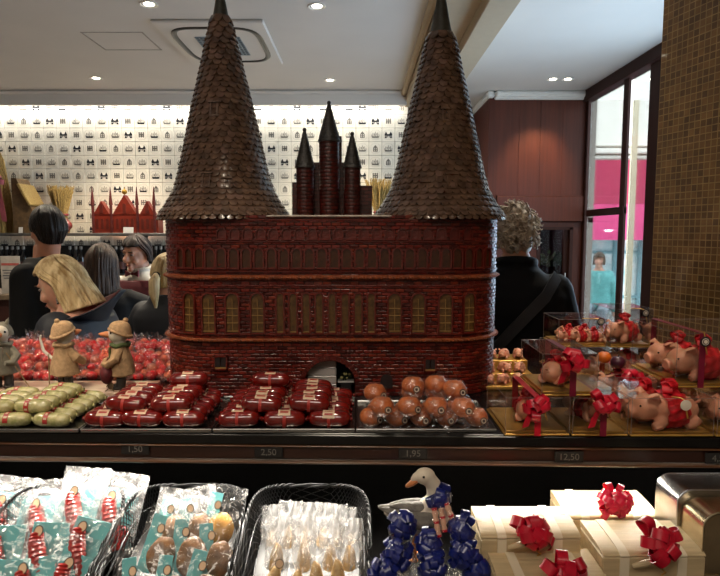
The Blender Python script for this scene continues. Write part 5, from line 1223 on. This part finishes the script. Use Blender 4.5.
# shop assistant in white shirt and burgundy waistcoat
Y4 = 3.75; P = person('person with short dark hair in white shirt, burgundy waistcoat and bow tie', gx(139, Y4), Y4, -.2, 1.54, (.20, .06, -.18), (0, -.02, -.02), m_skin2, arms={'l': ((-.22, -.03, .98), (-.10, -.26, 1.03), (.5, -1, .0)), 'r': ((.235, -.02, .96), (.16, -.22, .98), (-.3, -1, 0))}, voxel=.0065)
garment(P, 'shirt', m_shirt, .010, top=.850, collar=(1.325, .066, .014), voxel=.007); vv = garment(P, 'waistcoat', m_vest, .018, top=.812, sleeves=False, skirt=(.70, .01), voxel=.007); trousers(P, m_jean)
a = MB(); a.ell((0, -.088, 1.292), (.011, .010, .010), 10, 8)
for sx in (-1, 1): a.prism([(sx*.006, 1.290), (sx*.045, 1.272), (sx*.045, 1.312)], -.098, -.084)
a.part('bow_tie', m_vest, P[0], 0)
hair_shell(P, 'hair', hairmat('assistant_hair', '#2e1d17', '#150d0a'), face=1.5, low=-.075, flare=-.05, vol=.014, strands=.010, fringe=.045, freq=40, low_front=-.04)
# woman with a blonde ponytail, from behind
Y5 = 2.95; P = person('person with a blonde ponytail seen from behind beside the tower, in a dark navy coat', gx(165, Y5), Y5, pi-.2, 1.435, (.05, 0, 0), (0, 0, 0), m_skin2)
garment(P, 'coat', m_coatn, .028, top=.850, skirt=(.6, .04), collar=(1.215, .07, .018)); trousers(P, m_jean)
hair_shell(P, 'hair', m_blond, face=1.4, low=-.075, flare=-.25, vol=.010, strands=.006, fringe=.05)
t, A, M, s, H = P; a = MB(); a.tube([M @ V((0, .098, .0)), M @ V((0, .125, -.03)), M @ V((0, .125, -.09)), M @ V((0, .110, -.16))], [.018, .026, .024, .006], 14); a.part('ponytail', m_blond, P[0], 70)
a = MB(); a.tube([M @ V((.018*cos(2*pi*i/16), .106, -.006+.018*sin(2*pi*i/16))) for i in range(16)], .005, 6, closed=True); a.part('hair_band', m_coatk, P[0])
# man with grey curls at the right, from behind
Y6 = 2.45; P = person('person with curly grey hair seen from behind, dark jacket with a slung strap', gx(516, Y6), Y6, pi-.15, 1.645, (.0, .05, -.1), (.0, 0, 0), m_skin, voxel=.007, wide=1.12)
garment(P, 'jacket', m_coatd, .032, top=.850, skirt=(.72, .02), wide=1.12, collar=(1.425, .074, .020), cuff=.95); trousers(P, m_jean)
t, A, M, s, H = P; a = MB(); qh = random.Random(9)
def curl(v, p): n_ = noise.noise(V(p)*2.6)*.16+noise.noise(V(p)*6)*.12; return v*(1+n_)
a.ell((0, .014, .022), (.080, .095, .104), 40, 30, M, curl)
for i in range(230):
    d = V((qh.gauss(0, 1), qh.gauss(0, 1), qh.gauss(0, 1))).normalized()
    if d.z < -.55 or (d.y < -.35 and d.z < .35): continue
    c = V((0, .014, .022))+V((d.x*.080, d.y*.095, d.z*.104))*qh.uniform(.93, 1.04); e1 = d.orthogonal().normalized(); e2 = d.cross(e1); r = qh.uniform(.007, .013)
    a.tube([M @ (c+e1*(r*cos(k*.8))+e2*(r*sin(k*.8))+d*(.0035*k)) for k in range(9)], [.004]*7+[.003, .001], 6)
a.part('curly_hair', mat('grey_curls', '#d6c8b4', .55, var=.25, vscale=40, col2='#94826e', bump=.4), P[0], 75)
a = MB(); sp = [(-.16, .06, 1.375), (-.10, .165, 1.30), (.02, .178, 1.17), (.13, .172, 1.04), (.21, .10, .93)]
a.strip([(V(p), V((.6, 0, .8))) for p in sp], .045, .003); a.part('strap', mat('strap_grey', '#29282c', .6), P[0], 60)
each('buckle', mat('buckle', '#c9c9c9', .2, 1.), P[0], [lambda a, k=k: a.rbox((.135+.028*k, .186-.02*k, 1.055-.03*k), (.006, .005, .045), .001) for k in (0, 1)], 0)
# cafe guest outside the window
P = person('person in a pale teal jacket sitting on the street, seen through the window', at(598, 290, 8.6).x, 8.6, -.5, 1.55, skin=m_skin2, voxel=.012, seated=True)
garment(P, 'jacket', mat('teal_jacket', '#6fb7b5', .8), .03, voxel=.012); b = MB()
for sx in (-1, 1): limb(b, [(sx*.085, 0, .74), (sx*.10, -.40, .74), (sx*.10, -.38, .33)], [.085, .068, .05]); b.ell((sx*.10, -.44, .335), (.045, .12, .035), 12, 8)
torso(b, 1.55, add=.006, top=.60); link('trousers', fuse(b, .012, 3, 'trousers', mat('street_trousers', '#8fa0aa', .8)), P[0]); P[0].location.z = -.30
hair_shell(P, 'hair', hairmat('street_hair', '#5a4632', '#3a2c20'), low=-.08)

ch = thing('cafe_chair', 'pale metal cafe chair under the seated person on the street', 'chair', (P[0].location.x, 8.6, 0), -.5); m_cc = mat('chair_metal', '#b9c6c8', .4, .3)
a = MB(); a.rbox((0, -.10, .40), (.40, .42, .03), .008); a.part('seat', m_cc, ch, 0); a = MB(); a.rbox((0, .14, .66), (.38, .025, .30), .01); a.part('backrest', m_cc, ch, 0)
each('leg', m_cc, ch, [lambda b, x=x, y=y: b.tube([(x, y, .39), (x*1.1, y*1.1, 0)], .013, 8) for x in (-.17, .17) for y in (-.28, .10)])
# ------------------------------------------------------------------ things along the tiled wall
YS = 6.32; zs = at(60, 233, YS).z
sh = thing('wall_shelf', 'long grey shelf on the tiled wall carrying the red model and straw decorations', 'shelf', (-2.9, 6.48, zs))
a = MB(); a.rbox((0, 0, -.014), (3.3, .36, .028), .004); a.part('board', mat('shelf_grey', '#5a5651', .5), sh, 0)
each('bracket', m_dark, sh, [lambda a, x=x: a.box((x, .05, -.06), (.03, .26, .07)) for x in (-1.5, -.5, .5, 1.5)], 0)
m_straw = mat('straw', '#b89a58', .8, var=.25, vscale=30, col2='#7a6133', bump=.6, bscale=60, stretch=(8, 8, 1))
YI = 6.46
def bx(px): return at(px, 220, YI).x
def bz(py): return at(60, py, YI).z
def sheaf(label, px, base, top_y, r0, r1, waist, n, seed, cat='straw', mid=None):
    q = random.Random(seed); t = thing('straw_sheaf', label, cat, (bx(px), YI, base)); h = bz(top_y)-base; a = MB()
    for i in range(n):
        an = q.uniform(0, 2*pi); k = sqrt(q.random()); wv = V((cos(an), sin(an)*.7, 0))
        a.tube([wv*(r0*k), wv*(waist*k)+V((0, 0, h*.38)), wv*((mid or r1*.75)*k)+V((0, 0, h*.75)), wv*(r1*k)+V((q.uniform(-.02, .02), 0, h*q.uniform(.86, 1.0)))], [.006, .006, .006, .003], 4)
    a.part('stalks', m_straw, t, 60); b = MB(); b.tube([V((waist*1.08*cos(2*pi*i/20), waist*.8*sin(2*pi*i/20), h*.38)) for i in range(20)], .012, 8, closed=True); b.part('tie', mat('red_tie', '#7a1d22', .6) if 'red_tie' not in bpy.data.materials else bpy.data.materials['red_tie'], t); return t
s1 = sheaf('tall straw cone cut by the left edge of the photo, with a pink ribbon', -9, zs, 134, .23, .07, .22, 380, 1, mid=.165)
for ch in list(s1.children):
    if ch.name.startswith('tie'): bpy.data.objects.remove(ch)
m_pinkb = mat('pink_ribbon', '#a8525c', .5, var=.15)
a = MB(); bow_loops(a, (bx(12)-bx(-10), -.26, bz(183)-zs), .085, 9, .05, (0, -1, .1), 3, 1.6)
for dx in (-.05, .05): a.strip([(V((bx(12)-bx(-10)+dx*.3, -.27, bz(186)-zs)), V((1, 0, 0))), (V((bx(12)-bx(-10)+dx, -.28, bz(205)-zs)), V((1, .2, 0))), (V((bx(12)-bx(-10)+dx*1.4, -.27, bz(222)-zs)), V((1, 0, 0)))], .05, .001)
a.part('ribbon', m_pinkb, s1, 70)
sheaf('flared straw sheaf behind the head of the person in the black jacket', 62, zs, 185, .07, .15, .055, 150, 2); sheaf('small golden straw sheaf showing between the right turret and the right spire', 379, zs, 178, .07, .16, .05, 130, 4)
sh2 = thing('wall_shelf', 'short grey shelf behind the spires that carries the small golden sheaf', 'shelf', (bx(379), 6.48, zs)); a = MB(); a.rbox((0, 0, -.014), (.5, .36, .028), .004); a.part('board', bpy.data.materials['shelf_grey'], sh2, 0)
h = thing('thatched_hut', 'small brown roofed straw hut on the shelf beside the tall straw cone', 'hut', (bx(30), YI, zs)); W_ = bx(39)-bx(20); HH = bz(179)-zs
a = MB(); a.prism([(-W_*.55, 0), (W_*.55, 0), (W_*.55, HH*.35), (-W_*.3, HH), (-W_*.55, HH)], -.12, .12); a.part('wall', mat('hut_brown', '#6d5434', .8, var=.2), h, 0)
a = MB(); a.rbox((0, 0, 0), (W_*1.25, .30, .03), .008, TR(W_*.12, 0, HH*.70) @ RY(atan2(HH*.65, W_*.95))); a.part('roof', m_straw, h, 0)
ap = MB()
for k in range(5): ap.ell((0.012*k-.03, -.02*(k % 2), .05+.03*(k % 3)), .05, 14, 10)
o = ap.build('red_apples', mat('red_apple', '#7d2418', .35, coat=.3)); o.location = (bx(70), YI-.1, zs); tag(o, 'small pile of dark red apples at the foot of the flared sheaf', 'apples'); o['kind'] = 'stuff'
# red brick church-like facade model
m_rm = mat('red_model', '#7a230f', .45, var=.15, vscale=20); m_rmd = mat('red_model_dark', '#5a180c', .5); m_goldm = mat('gold_leaf', '#b08a3a', .3, .8)
md = thing('facade_model', 'small red model of a gabled town hall with thin spires, on the shelf', 'model', (bx(126.5), YI, zs))
def lx(px): return bx(px)-bx(126.5)
def lz(py): return bz(py)-zs
a = MB(); a.box((0, .05, lz(214)/2), (lx(159)-lx(94), .16, lz(214)))
for x0, x1, yt in ((95, 111, 201), (114, 138, 195), (141, 156, 201)): a.prism([(lx(x0), lz(214.5)), (lx(x1), lz(214.5)), ((lx(x0)+lx(x1))/2, lz(yt))], -.035, .06)
a.part('walls', m_rm, md, 0)
each('spire', m_rmd, md, [lambda a, px=px: (a.tube([(lx(px), -.03, 0), (lx(px), -.03, lz(205))], .016, 8), a.lathe([(.022, lz(205)), (.020, lz(203)), (.003, lz(187))], 10, TR(lx(px), -.03, 0))) for px in (94.5, 112.5, 138.5, 155.5)], 40)
each('window', m_rmd, md, [lambda a, x0=x0: a.prism(arch_poly(.028, .11, 6, lx(x0+2.5), lz(229)), -.034, -.028) for x0 in range(96, 156, 5)]+[lambda a, x0=x0: a.prism(arch_poly(.035, .10, 6, lx(x0), lz(213)), -.040, -.034) for x0 in (103, 126, 148.5)], 0)
a = MB(); a.ell((lx(126.5), -.03, lz(192)), (.03, .02, .028), 14, 10); a.tube([(lx(126.5), -.03, lz(195)), (lx(126.5), -.03, lz(187))], .006, 6); a.part('gold_crest', m_goldm, md)
for px, lb, w_ in ((133, 'white price card standing before the red facade model', 10), (27.5, 'white price card on the shelf before the thatched hut', 4)):
    a = MB(); a.rbox((0, 0, .031), (w_*.0108, .004, .062), .001, RX(-.15)); o = a.build('price_card', m_white, smooth=0); o.location = (bx(px), 6.315, zs); tag(o, lb, 'price card')
# back bar with bottles
bb = thing('back_bar', 'dark back bar along the tiled wall, holding the bottles under the shelf', 'cabinet', (-2.9, 6.48, 0)); zb_ = 1.10
a = MB(); a.box((0, 0, zb_/2-.02), (3.3, .36, zb_-.04)); a.part('cabinet', m_dark, bb, 0); a = MB(); a.rbox((0, -.01, zb_-.02), (3.34, .40, .04), .004); a.part('top', m_black, bb, 0)
a = MB(); a.box((0, .165, (zb_+1.40)/2), (3.3, .02, 1.40-zb_)); a.part('back_panel', m_dark, bb, 0)
m_bot = mat('dark_bottle', '#140f10', .12, var=.1, coat=.4); m_cap = mat('pale_capsule', '#a39d96', .4, .3); m_blab = mat('bottle_label', '#6b4038', .6)
bt = MB(); bt.lathe([(.036, 0), (.038, .01), (.038, .17), (.034, .195), (.015, .225), (.0135, .27)], 16); BTM = bt.mesh('bottle', m_bot); bt = MB(); bt.lathe([(.0145, .262), (.0155, .266), (.0155, .292), (.013, .296)], 14); CAPM = bt.mesh('cap', m_cap); bt = MB(); bt.lathe([(.0386, .05), (.0386, .13)], 16, caps=False); LABM = bt.mesh('label', m_blab)
bps = [1.5, 7, 12.5, 18, 23.5, 70, 76, 81, 116, 121.5, 156, 161, 166]
for i, px in enumerate(bps):
    where = f'left of the black jacket, {ORD[i]} from left' if i < 5 else (f'behind the blonde bob, {ORD[i-5]} from left' if i < 8 else (f'just left of the waistcoated person, {ORD[i-8]} from left' if i < 10 else f'right of the waistcoated person, {ORD[i-10]} from left'))
    o = link('bottle', BTM); o.location = (at(px, 250, 6.42).x, 6.42, zb_); tag(o, 'pale-capped dark bottle '+where, 'bottle', 'bottles on the back bar'); link('cap', CAPM, o); link('label', LABM, o)
# sales stand with a notice at the far left
zt_ = at(12, 294, 4.7).z; ct2 = thing('side_counter', 'dark side counter at the far left behind the person in the black jacket', 'counter', (at(8, 294, 4.7).x, 4.9, 0)); a = MB(); a.box((0, 0, zt_/2-.02), (1.1, .5, zt_-.04)); a.part('cabinet', m_wooddk, ct2, 0); a = MB(); a.rbox((0, 0, zt_-.02), (1.16, .56, .04), .004); a.part('top', mat('tan_top', '#5f5140', .5), ct2, 0)
nt_ = thing('notice', 'pale printed notice with a red line on the side counter at the left edge', 'notice', (at(12, 294, 4.74).x, 4.74, zt_)); wN = at(22, 280, 4.74).x-at(2.5, 280, 4.74).x; hN = at(12, 256, 4.74).z-zt_
a = MB(); a.rbox((0, 0, hN/2), (wN, .006, hN), .001); a.part('sheet', mat('notice_paper', '#9c968e', .6), nt_, 0)
a = MB(); a.box((0, -.004, hN*.78), (wN*.9, .002, hN*.06), m=0)
for k in range(4): a.box((-.0*wN, -.004, hN*(.62-.07*k)), (wN*(.8-.1*(k % 2)), .002, hN*.025), m=1)
a.part('print', [mat('print_red', '#9c4a44', .6), mat('print_grey', '#4d4c50', .6)], nt_, 0)
# ------------------------------------------------------------------ behind the glass door
vp = at(554, 276, 6.80); pl = thing('potted_plant', 'leafy green plant in a terracotta pot behind the glass door', 'plant', (vp.x, 6.80, vp.z)); q = random.Random(6)
a = MB(); a.lathe([(.05, 0), (.075, .12), (.08, .12), (.08, .14), (.06, .14)], 18); a.lathe([(.07, -vp.z), (.07, 0)], 18); a.part('pot', mat('terracotta', '#6d4630', .8), pl, 40)
a = MB()
for i in range(120):
    d = V((q.gauss(0, 1), q.gauss(0, .8), abs(q.gauss(0, .8)))).normalized()*q.uniform(.04, .17); c = V((-.03, -.02, .12))+d; e1 = V((q.uniform(-1, 1), q.uniform(-1, 1), q.uniform(-.8, .3))).normalized()*.045; e2 = e1.orthogonal().normalized()*.022
    a.add([c-e1, c+e2+V((0, 0, .006)), c+e1, c-e2], [(0, 1, 2, 3)])
a.part('foliage', mat('leaf', '#4f7a48', .5, var=.25), pl, 0)
sg = thing('name_board', 'pale strip sign with dark squares behind the glass door', 'sign', (at(551, 251, 7.7).x, 7.7, at(551, 251, 7.7).z)); a = MB(); a.rbox((0, 0, 0), (.30, .01, .09), .002, m=0)
for k in range(7): a.box((-.12+.04*k, -.007, 0), (.025, .004, .05), m=1)
a.part('board', [mat('sign_pale', '#8d8791', .6), m_dark], sg, 0)
for k in range(3):
    o = MB(); o.lathe([(.02, -.004), (.02, 0)], 14); o = o.build('ceiling_light', m_glow, smooth=0); o.location = (at(540+9*k, 229, 6.9).x, 6.9, 1.655); tag(o, f'tiny glowing disc behind the glass door for a reflected downlight, {["left", "middle", "right"][k]} of three', 'light', 'door light reflections')  # glowing discs added to imitate downlights reflected in the door glass
# ------------------------------------------------------------------ light
W = bpy.data.worlds.new('world'); S.world = W; W.use_nodes = True; bgn = W.node_tree.nodes['Background']
sky = W.node_tree.nodes.new('ShaderNodeTexSky'); sky.sky_type = 'HOSEK_WILKIE'; sky.turbidity = 6; sky.sun_direction = V((-.3, -.7, .6)).normalized()
mixn = W.node_tree.nodes.new('ShaderNodeMix'); mixn.data_type = 'RGBA'; mixn.inputs['Factor'].default_value = .75; mixn.inputs['B'].default_value = (.85, .93, 1, 1)
W.node_tree.links.new(sky.outputs[0], mixn.inputs['A']); W.node_tree.links.new(mixn.outputs['Result'], bgn.inputs['Color']); bgn.inputs['Strength'].default_value = SKY
def area(name, loc, rot, sx, sy, power, col=(1, .9, .76), spread=pi):
    l = bpy.data.lights.new(name, 'AREA'); l.shape = 'RECTANGLE'; l.size = sx; l.size_y = sy; l.energy = power; l.color = col; l.spread = spread
    o = bpy.data.objects.new(name, l); COL.objects.link(o); o.location = loc; o.rotation_euler = rot; return o
def spot(name, loc, target, power, ang=60, blend=.6, col=(1, .86, .66), size=.04):
    l = bpy.data.lights.new(name, 'SPOT'); l.energy = power; l.spot_size = radians(ang); l.spot_blend = blend; l.color = col; l.shadow_soft_size = size
    o = bpy.data.objects.new(name, l); COL.objects.link(o); o.location = loc; o.rotation_euler = (V(target)-V(loc)).to_track_quat('-Z', 'Y').to_euler(); return o
# cove lamp over the tiles
area('cove_lamp', (-2.0, 6.60, 3.0), (radians(-6), 0, 0), 5.0, .04, COVE, (1, .96, .89))
# strip under the counter rail
area('rail_lamp', (-.08, YF+.045, yz(461)-.003), (radians(-32), 0, 0), 2.1, .02, RAIL, (1, .93, .82), radians(120))
# recessed spots in the ceiling
for i, p in enumerate(DL[:4]): spot('ceiling_spot', (p.x, p.y, CEIL-.02), (p.x, p.y, 0), CSPOT, 100)
for i, p in enumerate(DL[4:]): spot('panel_spot', (p.x, p.y, CEIL-.02), (1.80+.12*i, 6.6, 1.9), PSPOT, 56, .6, (1, .66, .36))
for x, y, tx, ty, pw in ((-.75, .75, -.80, 1.45, TSPOT), (-.15, .75, -.15, 1.38, TSPOT*.8), (.60, .80, .60, 1.45, TSPOT*.8), (-1.05, 1.35, -1.0, 1.8, TSPOT*1.2), (.75, 1.5, .75, 1.8, TSPOT*.8)):
    spot('counter_spot', (x, y, 2.80 if x > .4 else CEIL-.02), (tx, ty, ZC), pw, 34, .7)
# area lamp added inside the window behind the pillar, standing in for daylight
area('window_fill', (XW-.06, 4.0, 1.7), (0, radians(115), 0), 2.2, 1.6, DAY_FILL, (.55, .76, 1))
# wall washers on the tiles and little lamps behind the shelf models
for k in (1, 3): spot('wall_washer', (DL[k].x, DL[k].y, CEIL-.02), (DL[k].x, 6.7, 1.7), 26, 95, .8)
for px in (118, 134, 32):
    l = bpy.data.lights.new('shelf_lamp', 'POINT'); l.energy = 1.1; l.color = (1, .55, .35); l.shadow_soft_size = .02; o = bpy.data.objects.new('shelf_lamp', l); COL.objects.link(o); o.location = (bx(px), 6.62, zs+.08)
l = bpy.data.lights.new('door_fill', 'POINT'); l.energy = 5; l.color = (1, .8, .85); l.shadow_soft_size = .05; o = bpy.data.objects.new('door_fill', l); COL.objects.link(o); o.location = (2.08, 6.74, 1.6)  # point light added to brighten the vestibule and the plant
for x, y in ((-2.2, 1.0), (-2.5, 3.6), (-.6, 4.6)): spot('ceiling_spot', (x, y, CEIL-.02), (x, y, 0), CSPOT, 110)
spot('ceiling_spot', (1.15, 3.0, CEIL-.02), (.72, 2.4, 1.4), 55, 50, .7)  # extra spot added to brighten the grey curls, no fitting of its own
# added fill light in the front half of the shop, behind the viewer
area('shop_fill', (-.6, -.9, CEIL-.03), (0, 0, 0), 2.4, .8, SHOP_FILL, (1, .88, .74))
S.view_settings.view_transform = 'Standard'; S.view_settings.look = 'None'; S.view_settings.exposure = EXPO; S.view_settings.gamma = 1; S.view_settings.use_curve_mapping = False
S.cycles.transparent_max_bounces = 40; S.cycles.max_bounces = 8; S.cycles.caustics_reflective = False; S.cycles.caustics_refractive = False; S.cycles.sample_clamp_indirect = 6
